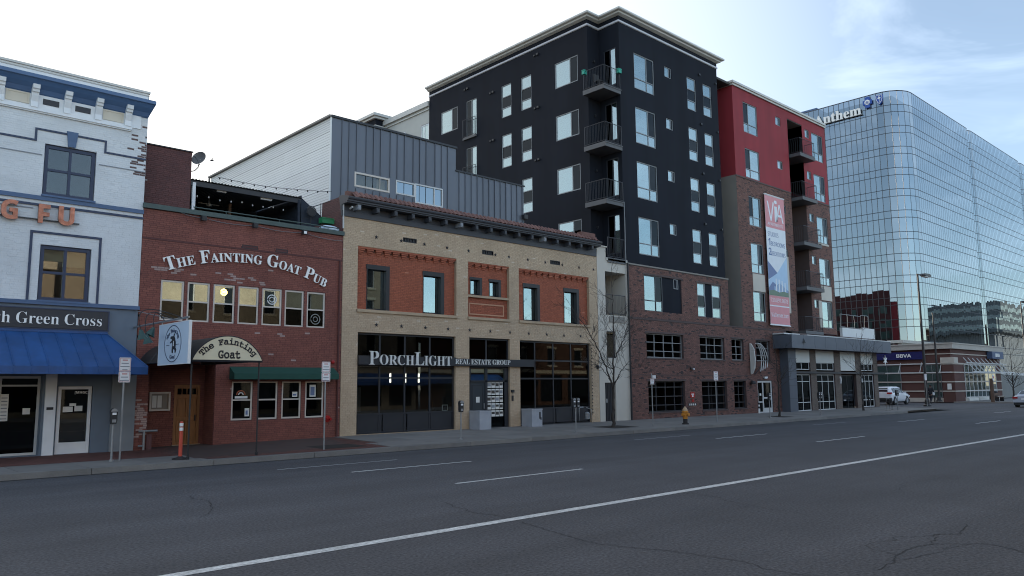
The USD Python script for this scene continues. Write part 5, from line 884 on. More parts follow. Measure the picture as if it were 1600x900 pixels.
emit(ra, 'side_wall', G().quad((44.82, 26.5, 15.84), (44.82, 32, 15.84), (44.82, 32, 22.2), (44.82, 26.5, 22.2)), red_stucco); emit(ra, 'side_wall', G().quad((44.82, 26.5, 5.7), (44.82, 32, 5.7), (44.82, 32, 15.84), (44.82, 26.5, 15.84)), taupe_stucco, 'taupe lower side wall'); emit(ra, 'recess_back', G().quad((42.9, 31, 5.7), (44.9, 31, 5.7), (44.9, 31, 22), (42.9, 31, 22)), taupe_stucco)
emit(ra, 'right_wall', G().rect(FX(58.2), 26.5, 62, 5.7, 22.2), red_stucco); emit(ra, 'rear_wing', G().box(43, 62, 15, 58.3, 97, 25.5), wing_red); emit(ra, 'rear_wing_base', G().box(43.05, 62, 0, 58.25, 96.9, 15), mats['plum_joint']); emit(ra, 'rear_wall', G().quad((43, 43, 0), (43, 62, 0), (43, 62, 22.2), (43, 43, 22.2)), red_stucco); emit(ra, 'roof', G().box(43, 26.6, 22.0, 58.2, 62, 22.15), earth)
fr_ = Fr((58.24, 0, 0), (0, 1, 0), (1, 0, 0))
for y in range(64, 96, 4):
    for z in (2.5, 6, 9.5, 13, 16.6, 19.8): emit(ra, 'side_window', G().ob(fr_, y, y+2.2, z, z+1.8, .06, .10), mats['teal_glass'] if 'teal_glass' in mats else mat('teal_glass', (.05, .085, .075), .3, .2))
bn = thing('vertical_banner', 'tall pink and white leasing banner hung on the brick wall of the red wing', 'banner', (49.4, 26.3, 6))
FB2 = FY(26.32); emit(bn, 'cloth', G().ob(FB2, 48.05, 50.70, 6.05, 15.02, -.012, 0), banner_white); emit(bn, 'top_bar', G().tube([FB2.p(48.0, 15.04, 0), FB2.p(50.75, 15.04, 0)], .04, 6), sign_white); emit(bn, 'bottom_bar', G().tube([FB2.p(48.0, 6.05, 0), FB2.p(50.75, 6.05, 0)], .04, 6), sign_white); emit(bn, 'bracket', G().tube([(48.4, 26.5, 15.04), (48.4, 26.3, 15.04)], .02, 5).tube([(50.4, 26.5, 15.04), (50.4, 26.3, 15.04)], .02, 5), dark_steel)
emit(bn, 'pink_field', G().ob(FB2, 48.05, 50.70, 12.75, 14.98, .001, .004), pink); emit(bn, 'pink_field', G().ob(FB2, 48.05, 50.70, 7.42-.02, 8.05, .001, .004).ob(FB2, 48.05, 50.70, 6.12, 7.32, .001, .004), pink)
for (c, u, h, w_) in (('V', 48.32, 1.35, .95), ('i', 49.28, 1.45, .4), ('A', 49.5, 1.3, 1.0)): s = glyph(c, 'sans')[0]; bb_ = s.bounds; s = affinity.affine_transform(s, [w_/(bb_[2]-bb_[0]), 0, 0, h, u-bb_[0]*w_/(bb_[2]-bb_[0]), 13.25]); emit(bn, 'letter', G().prism(FB2, s, .004, .008), banner_white)
letters(bn, FB2, 'APARTMENTS', 48.3, 12.92, .2, banner_white, .004, .008, 'sans', width=2.1, each=False, name='lettering')
letters(bn, FB2, 'STUDIOS', 48.25, 12.15, .30, banner_navy, .001, .006, 'sans', width=1.45, each=False, name='lettering')
for k, t in ((0, '1'), (1, '2')): letters(bn, FB2, t, 48.25, 11.5-.68*k, .50, banner_navy, .001, .006, 'bold', each=False, name='lettering'); letters(bn, FB2, 'BEDROOMS', 48.6, 11.5-.68*k, .30, banner_navy, .001, .006, 'sans', width=1.95, each=False, name='lettering')
emit(bn, 'printed_shape', G().prism(FB2, [(48.05, 10.4), (49.3, 9.6+.05), (48.05, 8.9+.2)], .001, .004), banner_navy); emit(bn, 'printed_shape', G().prism(FB2, [(48.05, 9.05), (49.4, 9.75), (50.7, 10.9), (50.7, 8.1), (48.05, 8.1)], .0005, .003), banner_sky)
emit(bn, 'printed_hills', G().prism(FB2, [(48.05, 8.55), (48.6, 9.0), (49.1, 8.8), (49.6, 8.95), (50.7, 8.5), (50.7, 8.06), (48.05, 8.06)], .004, .006), banner_navy)
for k in range(9): x = 48.8+.2*k; emit(bn, 'printed_tower', G().ob(FB2, x, x+.13, 8.3, 8.7+.55*abs(math.sin(k*1.7)), .006, .009), banner_white if k % 2 else banner_sky)
emit(bn, 'printed_trees', G().prism(FB2, [(48.05, 8.06), (48.05, 8.36), (48.7, 8.45), (49.4, 8.32), (50.1, 8.42), (50.7, 8.34), (50.7, 8.06)], .009, .011), banner_green)
letters(bn, FB2, '720.897.9878', 48.2, 7.62, .26, banner_white, .004, .008, 'sans', width=2.35, each=False, name='lettering'); letters(bn, FB2, 'ViaDenver.com', 48.2, 6.6, .28, banner_white, .004, .008, 'sans', width=2.35, each=False, name='lettering')
# ================================================================ corner shop with slate canopy
rs = thing('corner_shop', 'single-storey corner shop front under a deep slate metal canopy, right of the banner', 'building', (57, 26, 0))
FR = FY(26.0); BAY = [(50.40, 52.64, .22, 4.44), (53.52, 56.38, .22, 4.44), (57.38, 59.94, .2, 4.44), (60.92, 63.16, .26, 4.44)]
w_ = emit(rs, 'wall', wall(G(), FR, 50.30, 63.95, 0, 5.6, BAY, .2), plum_mortar); bricks(w_, FR, 50.3, 63.94, .05, 4.46, BAY, retail_brick, seed=51)
emit(rs, 'slate_pier', G().box(49.25, 25.85, 0, 50.32, 26.6, 4.55), retail_dark)
for z in (1.1, 2.0, 2.9, 3.8): emit(rs, 'pier_joint', G().box(49.24, 25.84, z, 50.33, 25.855, z+.02), dark_steel)
for i in range(10): x = 48.45+1.615*i; emit(rs, 'canopy_panel', G().box(x+.01, 25.1, 4.46, x+1.605, 25.16, 5.36, RND.random()), retail_dark)
emit(rs, 'canopy', G().box(48.45, 25.16, 4.5, 64.6, 26.6, 5.32), dark_steel); emit(rs, 'canopy_end', G().box(48.43, 25.12, 4.46, 48.45, 26.5, 5.36), retail_dark); emit(rs, 'canopy_end', G().box(64.6, 25.12, 4.46, 64.62, 26.5, 5.36), retail_dark)
emit(rs, 'canopy_flashing', G().box(50.6, 25.08, 5.36, 64.65, 26.6, 5.41).box(48.4, 25.6, 5.40, 50.6, 26.6, 5.48), alu)
emit(rs, 'canopy_lamp', G().add([(49.9, 25.08, 4.85), (50.25, 25.08, 4.85), (50.05, 25.08, 5.15), (50.07, 24.95, 4.82)], [(0, 1, 3), (1, 2, 3), (0, 2, 3)]), black_paint)
for i, (a, b, c, d) in enumerate(BAY):
    n = 3 if i in (1, 3) else 2
    if i != 2:
        window(rs, FR, a+.02, b-.02, 3.06, 3.6, us=[a+(b-a)*k/n for k in range(1, n)], t=.06, fm=alu, w=-.08, d=.06, panes=pane_dim, back=room_dark, backw=-.5)
        window(rs, FR, a+.02, b-.02, c+.02, 2.75, us=[a+(b-a)*k/n for k in range(1, n)], vs=(.82, 2.26), t=.06, fm=alu, w=-.08, d=.06, panes=pane_dim, back=room_dark, backw=-1.0, name='shop_window')
        emit(rs, 'sign_panel', G().ob(FR, a, b, 3.58, 4.44, -.1, -.02), blind_m)
    else:
        emit(rs, 'sign_panel', G().ob(FR, a, b, 3.04, 4.44, -.1, -.02), blind_m)
        f = window(rs, FR, a+.2, b-.2, c, 2.72, us=((a+b)/2,), t=.06, fm=dark_steel, w=-.16, d=.05, panes=pane_dim, back=room_dark, backw=-1.0, name='shop_door'); emit(f, 'door_plate', G().ob(FR, a+.5, a+.9, .8, .9, -.15, -.13), galv)
emit(rs, 'transom_beam', G().ob(FR, 50.32, 65.1, 2.80, 2.95, -.05, .12), dark_steel)
for x in (56.9, 60.45): emit(rs, 'wall_lamp', G().tube([(x, 25.85, 2.1), (x, 25.8, 2.35), (x, 25.85, 2.6)], .06, 8), sign_white)
emit(rs, 'right_wall', G().quad((63.95, 26, 0), (63.95, 44, 0), (63.95, 44, 5.4), (63.95, 26, 5.4)), retail_brick); emit(rs, 'roof', G().box(49.3, 26.5, 5.2, 63.9, 44, 5.35), earth)
emit(rs, 'terrace_parapet', G().box(58.3, 26.1, 5.4, 64.1, 26.3, 6.3).box(62.0, 26.1, 6.3, 64.1, 26.3, 6.42), alu)
railing(rs, [(58.4, 26.25), (62.0, 26.25)], 6.3, 7.35, galv, sp=1.2); railing(rs, [(62.0, 26.25), (63.4, 26.25)], 6.4, 7.45, galv, sp=.7)
os_ = thing('white_star_sign', 'white star-shaped metal sign projecting at the right end of the shop front', 'sign', (64.5, 25.6, 3.7)); P = [((.42 if k % 2 == 0 else .14)*math.sin(k*math.pi/6), (.42 if k % 2 == 0 else .14)*math.cos(k*math.pi/6)) for k in range(12)]
emit(os_, 'star_plate', G().prism(FY(25.5), [(64.25+x, 3.9+z) for x, z in P], 0, .06), white_letter); emit(os_, 'arm', G().tube([(63.9, 25.9, 3.9), (64.2, 25.5, 3.9)], .03, 6), dark_steel)

# ================================================================ bank
bk = thing('bank_building', 'single-storey brick bank with cream stripes and pale roof band, right of the car park', 'building', (88.6, 28.5, 0))
BX = 88.57; FBk = FX(BX); FBs = FY(28.48); B2 = Fr((BX, 0, 0), (0, -1, 0), (-1, 0, 0))
emit(bk, 'core_wall', G().box(BX+.02, 28.5, 0, 105.0, 48, 6.0), mat('bank_brick', (.085, .035, .028), .8, .15, .8, fine=.1))
emit(bk, 'roof_band', G().box(BX-.35, 28.15, 5.62, 105.6, 48, 6.22), mat('warm_grey_fascia', (.36, .335, .30), .7, .06)); emit(bk, 'roof_band_lip', G().box(BX-.42, 28.08, 6.12, 105.7, 48.1, 6.24), mats['warm_grey_fascia'])
for z in (1.22, 2.2, 3.16, 4.10): emit(bk, 'stone_band', G().box(BX-.05, 28.43, z-.07, 105.02, 48, z+.07), tan_stone_band)
emit(bk, 'stone_band', G().box(BX-.04, 28.44, 5.06, 105.02, 48, 5.16), tan_stone_band); emit(bk, 'base_course', G().box(BX-.08, 28.40, .1, 105.05, 48, .52), tan_stone_band)
for y0 in (31.4, 29.45, 34.0, 37.0): pass
for a, b in ((29.5, 31.25), (33.55, 36.4), (38.5, 42)): window(bk, FBk, a, b, .55, 4.0, us=((a+b)/2,), vs=(1.22, 3.16), t=.05, fm=win_grey, w=.055, d=.06, panes=pane_clear, back=mat('teal_blind', (.20, .29, .29), .7, .1) if a < 30 else mats['teal_blind'], backw=.012)
emit(bk, 'corner_pier', G().box(BX-.30, 28.18, .1, BX+2.6, 29.35, 4.1), mats['bank_brick']); emit(bk, 'corner_pier_cap', G().box(BX-.36, 28.1, 4.12, BX+.9, 29.4, 4.72), tan_stone_band)
for z in (1.22, 2.2, 3.16, 4.05): emit(bk, 'corner_pier_band', G().box(BX-.33, 28.15, z-.06, BX+2.63, 29.36, z+.06), tan_stone_band)
f = window(bk, FBs, 92.3, 102.9, .5, 4.05, us=[92.3+10.6*k/8 for k in range(1, 8)], vs=(1.22, 3.16), t=.08, fm=alu, w=.06, d=.06, panes=pane_clear, back=mats['teal_blind'], backw=.011, name='shop_window', bt=.09)
for k in range(3): emit(bk, 'window_base', G().box(92.4+3.5*k, 28.2, .1, 95.4+3.5*k, 28.45, .48), blind_m)
for x, fr in ((29.4, 0), (31.35, 0), (33.5, 0), (36.4, 0)): emit(bk, 'sunshade_strut', G().tube([(BX-.02, x, 4.25), (BX-.75, x, 3.2)], .035, 5), alu)
emit(bk, 'sunshade', G().box(BX-.85, 28.3, 3.14, BX-.7, 37.5, 3.22).box(BX-.14, 28.3, 4.06, BX-.08, 37.5, 4.14), alu)
for k in range(9): emit(bk, 'sunshade_strut', G().tube([(92.2+1.45*k, 28.44, 4.75), (92.9+1.45*k, 27.5, 3.25)], .045, 5), alu)
emit(bk, 'sunshade', G().box(91.5, 27.3, 3.17, 106, 27.5, 3.28).box(91.5, 27.9, 4.15, 105.3, 28.0, 4.23), alu)
sb = emit(bk, 'sign_panel', G().ob(B2, -37.5, -31.15, 4.60, 5.42, .05, .2), bank_navy); letters(sb, B2, 'BBVA', -33.85, 4.84, .36, white_letter, .2, .24, 'inter', width=1.55, thin=-.03)
sb = emit(bk, 'sign_panel', G().ob(FBs, 100.2, 104.3, 4.78, 5.58, .05, .6), mat('blue_grey_sign', (.05, .075, .14), .5, .08)); letters(sb, FBs, 'BBVA', 101.3, 5.0, .36, white_letter, .6, .63, 'inter', width=1.6, thin=-.03)
emit(bk, 'notice', G().box(BX-.36, 28.5, 1.4, BX-.31, 28.9, 2.0), paper)
for y in (30.0, 33.6): emit(thing('parking_bollard', 'short dark post at the bank wall, %s' % ('right of the walking person' if y < 31 else 'beside the white SUV bonnet'), 'bollard', (87.6, y, .1), 'posts along the bank wall'), 'post', G().tube([(87.6, y, .05), (87.6, y, .95)], .07, 8), plastic)
rwl = thing('retaining_wall', 'grey concrete retaining wall sloping down right of the bank', 'wall', (118, 33, 0)); emit(rwl, 'wall_face', G().prism(FY(33.0), [(106.5, 0), (150, 0), (150, 2.9), (124, 3.1), (106.5, 3.9)], -.4, 0), far_concrete); emit(rwl, 'coping', G().prism(FY(32.95), [(106.5, 3.9), (124, 3.1), (150, 2.9), (150, 3.2), (124, 3.45), (106.5, 4.3)], -.5, 0), alu)
ab = thing('arched_building', 'low cream building with dark arched openings behind the retaining wall', 'building', (120, 42, 0)); hol = [affinity.translate(Polygon([(-1.6, 2), (-1.6, 5.0)]+[(1.6*math.cos(q), 5+1.6*math.sin(q)) for q in np.linspace(math.pi, 0, 12)]+[(1.6, 2)]), x, 0) for x in (116, 121.5, 127, 132.5)]
emit(ab, 'wall', G().prism(FY(42), shapely.union_all([sbox(112, 0, 137, 7.6)]).difference(shapely.union_all(hol)), -.5, 0), arch_cream); emit(ab, 'dark_interior', G().box(112, 43.5, 0, 137, 43.6, 7.2), room_dark); emit(ab, 'roof', G().box(111.8, 41.8, 7.6, 137, 43.9, 8.0), arch_cream)

# ================================================================ mirror glass office tower
tw_ = thing('glass_office_tower', 'tall mirror-glass office tower with rounded corners and Anthem sign', 'tower', (132, 47, 0))
TX, TY, TZ, RR = 132.0, 46.7, 51.0, 4.2
emit(tw_, 'core', G().box(TX+2.6, TY+2.6, 0, 230, 69, TZ-.3), dark_steel)
rz = [TZ]
k = 0
while rz[-1] > 3.0: rz.append(rz[-1]-(2.40 if k % 2 == 0 else 1.22)); k += 1
def outline(x0, x1, y0, y1, rl, rr):
    'plan of one glass volume, seen from the street: left side, rounded corner, front, rounded corner'
    P = []
    for y in np.linspace(y1, y0+rl, int((y1-y0-rl)/.9)+1)[:-1]: P.append((x0, y))
    n = 6; P += [(x0+rl-rl*math.cos(q), y0+rl-rl*math.sin(q)) for q in np.linspace(0, math.pi/2, n+1)]
    m = int((x1-rr-x0-rl)/.9); P += [(x0+rl+(x1-rr-x0-rl)*i/m, y0) for i in range(1, m+1)]
    P += [(x1-rr+rr*math.sin(q), y0+rr-rr*math.cos(q)) for q in np.linspace(0, math.pi/2, 4)[1:]]
    return P
rn = np.random.default_rng(9); PA = []; mull = G()
for (x0, x1, y1, rl) in ((TX, 164.4, 69.2, RR), (164.9, 198.2, 50, 1.6), (198.7, 232, 50, 1.6)):
    P = outline(x0, x1, TY, y1, rl, .5)
    for i in range(len(P)-1):
        a, b = np.array(P[i]), np.array(P[i+1]); d = (b-a)/np.linalg.norm(b-a); nrm = np.array([-d[1], d[0]]); nrm = -nrm if nrm@np.array([-1, -1]) < 0 and abs(nrm[0]+nrm[1]) > 1e-6 else nrm
        for j in range(len(rz)-1):
            ti, tj = rn.normal(0, .0022, 2)
            q = []
            for s, zz in ((0, rz[j+1]+.05), (1, rz[j+1]+.05), (1, rz[j]-.05), (0, rz[j]-.05)):
                p = a+d*(.04 if s == 0 else np.linalg.norm(b-a)-.04)+nrm*(.02+ti*(s-.5)+tj*(zz-(rz[j]+rz[j+1])/2)); q.append((*p, zz))
            PA.append((q, i))
        mull.tube([(*a, 0), (*a, TZ)], .065 if a[0] < TX+.5 else .036, 4, cap=False)
    for zz in rz: mull.tube([(*p, zz) for p in P], .062, 4, cap=False)
    emit(tw_, 'parapet', G().add([(*p, z) for p in P for z in (TZ-.05, TZ+.12)], [(2*i, 2*i+1, 2*i+3, 2*i+2) for i in range(len(P)-1)]), tower_mullion)
emit(tw_, 'mullion_grid', mull, tower_mullion, kind='stuff')
C = np.array([np.mean(q, 0) for q, i in PA]); D = C-CAM; dp = D@fw; sx = 800+FPX*(D@rt)/dp; sy = 450-FPX*(D@up)/dp
A_ = np.array([np.linalg.norm(np.cross(np.subtract(q[1], q[0]), np.subtract(q[3], q[0]))*((np.mean(q, 0)-CAM)/np.linalg.norm(np.mean(q, 0)-CAM))) for q, i in PA])/dp**2; A_[(sx < 1290) | (sx > 1600) | (sy > 535)] = 0
o = np.argsort(-A_); rest = G()
for n_, k in enumerate(o):
    g = rest if n_ >= 300 else G(); g.add(PA[k][0], [(0, 1, 2, 3)])
    if n_ < 300: emit(tw_, 'pane', g, pane_mirror)
emit(tw_, 'pane_field', rest, pane_mirror, kind='stuff'); emit(tw_, 'roof', G().box(TX+2.6, TY+2.6, TZ-.3, 230, 69, TZ-.1), earth); emit(tw_, 'penthouse', G().box(TX+.5, 61.5, TZ, TX+6, 69, TZ+.6), cove_blue)
T2 = Fr((TX, 0, 0), (0, -1, 0), (-1, 0, 0))
an = thing('tower_sign', 'white letters spelling Anthem with blue cross and shield high on the glass tower', 'sign', (TX, 56, 48))
letters(an, T2, 'Anthem', -61.6, 47.95, 1.65, white_letter, .25, .55, 'serif', width=8.35, thin=-.01)
emit(an, 'letter_backing', G().tube([T2.p(-61.6, 47.9, .2), T2.p(-53.2, 47.9, .2)], .06, 5), dark_steel)
c0, cz = -52.2, 49.75; cr = shapely.union_all([sbox(c0-.75, cz-.38, c0+.75, cz+.38), sbox(c0-.40, cz-.95, c0+.40, cz+.95)])
logo_blue = mat('emblem_blue', (.012, .07, .33), .45, .05); emit(an, 'cross_emblem', G().prism(T2, cr, .2, .42), logo_blue); emit(an, 'cross_disc', G().prism(T2, Point(c0, cz).buffer(.44), .42, .46), white_letter); emit(an, 'cross_figure', G().prism(T2, shapely.union_all([Point(c0, cz+.16).buffer(.09), sbox(c0-.26, cz-.02, c0+.26, cz+.06), sbox(c0-.06, cz-.28, c0+.06, cz+.04), Point(c0-.22, cz-.2).buffer(.08), Point(c0+.22, cz-.2).buffer(.08)]), .46, .49), logo_blue)
c1 = -50.2; shd = Polygon([(c1-.62, cz+.72), (c1-.3, cz+.82), (c1, cz+.70), (c1+.3, cz+.82), (c1+.62, cz+.72), (c1+.6, cz), (c1+.35, cz-.6), (c1, cz-.95), (c1-.35, cz-.6), (c1-.6, cz)])
emit(an, 'shield_emblem', G().prism(T2, shd, .2, .42), logo_blue); emit(an, 'shield_line', G().prism(T2, shd.buffer(-.09).difference(shd.buffer(-.15)), .42, .45), white_letter); emit(an, 'shield_staff', G().prism(T2, shapely.union_all([Polygon([(c1-.06, cz+.5), (c1+.06, cz+.5), (c1+.02, cz-.6), (c1-.02, cz-.6)]), affinity.scale(Point(c1, cz+.2).buffer(.16), 1.6, .8)]), .42, .45), white_letter)

# ================================================================ street furniture
def meter(loc, label, double):
    x, y = loc; z = float(zs(x, y)); n = 'double_parking_meter' if double else 'parking_meter'; key = n
    if key in PROTO: return dup(PROTO[key], (x, y, z), label, 0)
    t = thing(n, label, 'parking meter', (x, y, z), 'parking meters along the kerb'); PROTO[key] = t
    emit(t, 'post', G().tube([(x, y, z), (x, y, z+1.02)], .028, 10).tube([(x, y, z), (x, y, z+.05)], .06, 10), galv)
    for dx in ((-.12, .12) if double else (0,)):
        if double: emit(t, 'yoke', G().tube([(x, y, z+.98), (x+dx, y, z+1.04)], .022, 6), galv)
        fr = Fr((x+dx, y-.06, z), (1, 0, 0), (0, -1, 0))
        h = emit(t, 'lower_housing', G().prism(fr, Polygon([(-.065, 1.0), (.065, 1.0), (.085, 1.1), (.08, 1.2), (-.08, 1.2), (-.085, 1.1)]), -.12, 0), plastic); emit(h, 'coin_plate', G().ob(fr, -.05, .05, 1.04, 1.12, 0, .008), galv)
        h = emit(t, 'head', G().prism(fr, Polygon([(-.08, 1.2), (.08, 1.2), (.09, 1.3)]+[(.09*math.cos(q), 1.33+.09*math.sin(q)) for q in np.linspace(.1, math.pi-.1, 9)]+[(-.09, 1.3)]), -.12, 0), plastic); emit(h, 'dome_rim', G().prism(fr, Polygon([(.085*math.cos(q), 1.33+.085*math.sin(q)) for q in np.linspace(0, math.pi, 9)]), .0, .012), galv); emit(h, 'display', G().ob(fr, -.05, .05, 1.24, 1.30, 0, .01), sign_white)
    return t
PROTO = {}
for loc, lab, dbl in (((6.58, 23.05), 'parking meter nearest the left edge, in front of the slate wall', 0), ((18.1, 22.3), 'parking meter left of the grey concrete box by the office door', 0), ((41.2, 22.9), 'parking meter in front of the white entry door', 0),
    ((24.2, 22.25), 'double-headed parking meter in front of the right office window', 1), ((46.75, 22.6), 'double-headed parking meter in front of the corner shop second bay', 1), ((59.2, 22.8), 'double-headed parking meter beside the black bike racks', 1)): meter(loc, lab, dbl)
def sign_post(x, y, h, label, plates, group='parking sign posts along the kerb', lean=0.0):
    z = float(zs(x, y)); t = thing('parking_sign', label, 'street sign', (x, y, z), None); fr = Fr((x, y-.03, z), (1, 0, 0), (0, -1, 0)) if not lean else Fr((x, y-.03, z), (math.cos(lean), math.sin(lean), 0), (math.sin(lean), -math.cos(lean), 0))
    emit(t, 'post', G().tube([(x, y, z), (x, y, z+h)], .026, 8), galv)
    for v0, v1, hw_ in plates:
        q = emit(t, 'sign_plate', G().prism(fr, sbox(-hw_, v0, hw_, v1).buffer(-.02).buffer(.02), 0, .006), sign_white); n = int((v1-v0)/.09)
        emit(q, 'print_border', G().prism(fr, sbox(-hw_+.012, v0+.012, hw_-.012, v1-.012).difference(sbox(-hw_+.02, v0+.02, hw_-.02, v1-.02)), .006, .008), sign_red)
        for k in range(n): w2 = hw_*(.45+.35*((k*7) % 3)/2); emit(q, 'print_line', G().ob(fr, -w2, w2, v1-.07-.088*k-.012, v1-.07-.088*k+.012, .006, .0085), sign_red if k in (0,) else mats['grey_line_paint'])
    return t
sign_post(6.82, 23.15, 2.80, 'tall white parking sign in front of the slate wall, leftmost post', [(2.12, 2.42, .15), (2.43, 2.80, .15)]); sign_post(12.47, 22.15, 2.74, 'white parking sign before the green awning right end', [(2.12, 2.40, .15), (2.41, 2.74, .15)])
t = sign_post(30.1, 22.75, 2.45, 'short sign post with two small angled plates right of the bare tree', [(1.95, 2.22, .15)]); emit(t, 'angled_plate', G().prism(Fr((30.1, 22.7, .15), (.8, -.6, 0), (-.6, -.8, 0)), sbox(0, 2.24, .17, 2.40), 0, .006), sign_white); emit(t, 'angled_plate', G().prism(Fr((30.1, 22.7, .15), (.8, .6, 0), (.6, -.8, 0)), sbox(-.17, 2.24, 0, 2.40), 0, .006), sign_white)
sign_post(35.62, 22.8, 2.60, 'white parking sign right of the orange hydrant', [(2.12, 2.60, .20)]); sign_post(68.9, 24.2, 2.65, 'white sign on a post beside the first tall street lamp', [(2.1, 2.62, .24)])
z = .17; t = thing('parking_sign', 'white sign on a thick brown post before the bank glass front', 'street sign', (86.0, 24.2, z)); fr = Fr((86.0, 24.05, z), (1, 0, 0), (0, -1, 0)); emit(t, 'post', G().tube([(86, 24.2, z), (86, 24.2, z+2.3)], .17, 10), wood_brown); q = emit(t, 'sign_plate', G().ob(fr, -.24, .24, 2.1, 2.65, .04, .05), sign_white); emit(q, 'print_line', G().ob(fr, -.12, .12, 2.3, 2.5, .05, .055), sign_red)
# orange delineator post
t = thing('delineator_post', 'orange plastic delineator post with two white bands by the pub canopy pole', 'bollard', (8.12, 22.28, .15)); z = float(zs(8.1, 22.3)); emit(t, 'post', G().tube([(8.12, 22.28, z+.04), (8.12, 22.28, z+1.0), (8.12, 22.28, z+1.04)], [.052, .046, .03], 12), orange_plastic)
for a, b in ((.78, .87), (.90, .99)): emit(t, 'reflective_band', G().tube([(8.12, 22.28, z+a), (8.12, 22.28, z+b)], .0515, 12, cap=False), refl_white)
emit(t, 'base', G().lathe((8.12, 22.28, z), [(.22, 0), (.22, .03), (.1, .06), (.05, .09), (.001, .09)], 8), plastic)
# hydrant
x, y = 32.43, 22.55; z = float(zs(x, y)); t = thing('fire_hydrant', 'orange-yellow fire hydrant with pale bonnet on the kerb', 'hydrant', (x, y, z))
emit(t, 'barrel', G().lathe((x, y, z), [(.17, .0), (.17, .05), (.11, .06), (.11, .26)], 16), plastic); emit(t, 'upper_barrel', G().lathe((x, y, z), [(.12, .26), (.12, .56), (.16, .57), (.16, .63), (.13, .65)], 16), hydrant_yellow); emit(t, 'bonnet', G().lathe((x, y, z), [(.13, .65), (.12, .72), (.07, .80), (.035, .82), (.035, .87), (.001, .87)], 16), mat('pale_bonnet_paint', (.45, .32, .2), .5, .1))
for d in ((1, 0), (-1, 0), (0, -1)): d = np.array([*d, 0.]); c = np.array([x, y, z+.48]); emit(t, 'outlet_cap', G().tube([c+d*.1, c+d*.2, c+d*.2, c+d*.23], [.06, .06, .075, .075], 10), hydrant_yellow)
t = thing('corner_bollard', 'short black and white striped bollard left of the white entry door', 'bollard', (45.7, 26.2, .25)); emit(t, 'post', G().tube([(45.72, 26.15, .25), (45.72, 26.15, .85)], .06, 10), sign_white); emit(t, 'band', G().tube([(45.72, 26.15, .55), (45.72, 26.15, .68)], .063, 10), plastic); emit(t, 'cap', G().tube([(45.72, 26.15, .8), (45.72, 26.15, .92)], .064, 10), plastic)
for i, (x, y, lab) in enumerate(((57.45, 22.9, 'black hoop bike rack nearest the kerb, second from left'), (58.9, 23.1, 'black hoop bike rack farthest right, by the parking meter'), (58.2, 24.3, 'black hoop bike rack behind the others, nearest the shop corner'))):
    z = float(zs(x, y)); 
    if i == 0:
        rk = thing('bike_rack', lab, 'bike rack', (x, y, z), 'bike racks by the corner shop'); emit(rk, 'hoop', G().tube([(x, y-.0, z), (x, y, z+.62)]+[(x+.28-.28*math.cos(q), y, z+.62+.22*math.sin(q)) for q in np.linspace(.2, math.pi-.2, 9)]+[(x+.56, y, z+.62), (x+.56, y, z)], .03, 8), black_paint); emit(rk, 'foot_plate', G().box(x-.07, y-.07, z, x+.07, y+.07, z+.012).box(x+.49, y-.07, z, x+.63, y+.07, z+.012), black_paint)
    else: dup(rk, (x, y, z), lab, 18*i)
def street_lamp(x, y, z0, h, label, arm=1.9, head=True):
    t = thing('street_lamp', label, 'street lamp', (x, y, z0)); emit(t, 'pole', G().tube([(x, y, z0), (x, y, z0+h)], [.12, .07], 12), black_paint); emit(t, 'base', G().lathe((x, y, z0), [(.32, 0), (.30, .12), (.2, .2), (.18, .5), (.13, .6)], 12), black_paint)
    if head:
        emit(t, 'arm', G().tube([(x, y, z0+h-.06), (x+arm*.5, y, z0+h+.02), (x+arm, y, z0+h+.02)], .045, 6), black_paint); hd = emit(t, 'lamp_head', G().prism(Fr((x+arm*.55, y-.22, z0+h), (1, 0, 0), (0, -1, 0)), [(0, -.06), (1.35, -.12), (1.5, .02), (1.3, .16), (.2, .14)], -.44, 0), black_paint); emit(hd, 'lens', G().box(x+arm*.55+.2, y-.18, z0+h-.14, x+arm*.55+1.3, y+.18, z0+h-.11), lens_clear)
    return t
street_lamp(69.5, 24.4, .16, 11.1, 'tall black street lamp with one flat head in front of the glass tower'); street_lamp(87.1, 29.4, .16, 9.2, 'plain black pole just right of the tall street lamp, before the bank', head=False)
t = street_lamp(122.0, 30.0, .1, 12.9, 'thin dark street lamp at the far right edge'); 
tl = thing('traffic_signal', 'dark traffic signal head hanging at the far right edge above the silver car', 'traffic light', (82, 18.6, 3.5)); emit(tl, 'housing', G().box(82.0, 18.2, 3.3, 82.3, 18.6, 4.3).box(82.0, 18.65, 3.3, 82.3, 19.0, 3.9), plastic); emit(tl, 'mast_arm', G().tube([(82.2, 18.8, 4.6), (82.2, 6, 4.9), (82.2, 1.0, 4.9)], .07, 8).tube([(82.2, 1.0, 0.1), (82.2, 1.0, 6)], .12, 8).tube([(82.15, 18.4, 4.2), (82.15, 18.4, 4.62)], .03, 5), plastic); [emit(tl, 'lens', G().tube([(82.0, 18.4, 3.48+.32*k), (81.97, 18.4, 3.48+.32*k)], .11, 12), dark_steel) for k in range(3)]
bnh = thing('litter_bin', 'round black litter bin before the bank right end', 'litter bin', (97, 27.2, .17)); emit(bnh, 'bin', G().lathe((97, 27.2, .17), [(.28, 0), (.38, .1), (.42, .9), (.30, 1.0), (.001, 1.02)], 14), plastic)
bh2 = thing('bus_bench', 'dark street bench on the far pavement before the bank glass front', 'bench', (91, 25, .17)); emit(bh2, 'seat', G().box(90.2, 24.8, .58, 92.0, 25.2, .64), wood_brown); emit(bh2, 'backrest', G().box(90.2, 25.2, .75, 92.0, 25.25, 1.0), wood_brown); [emit(bh2, 'leg', G().box(x, 24.85, .17, x+.06, 25.2, .6), plastic) for x in (90.3, 91.85)]

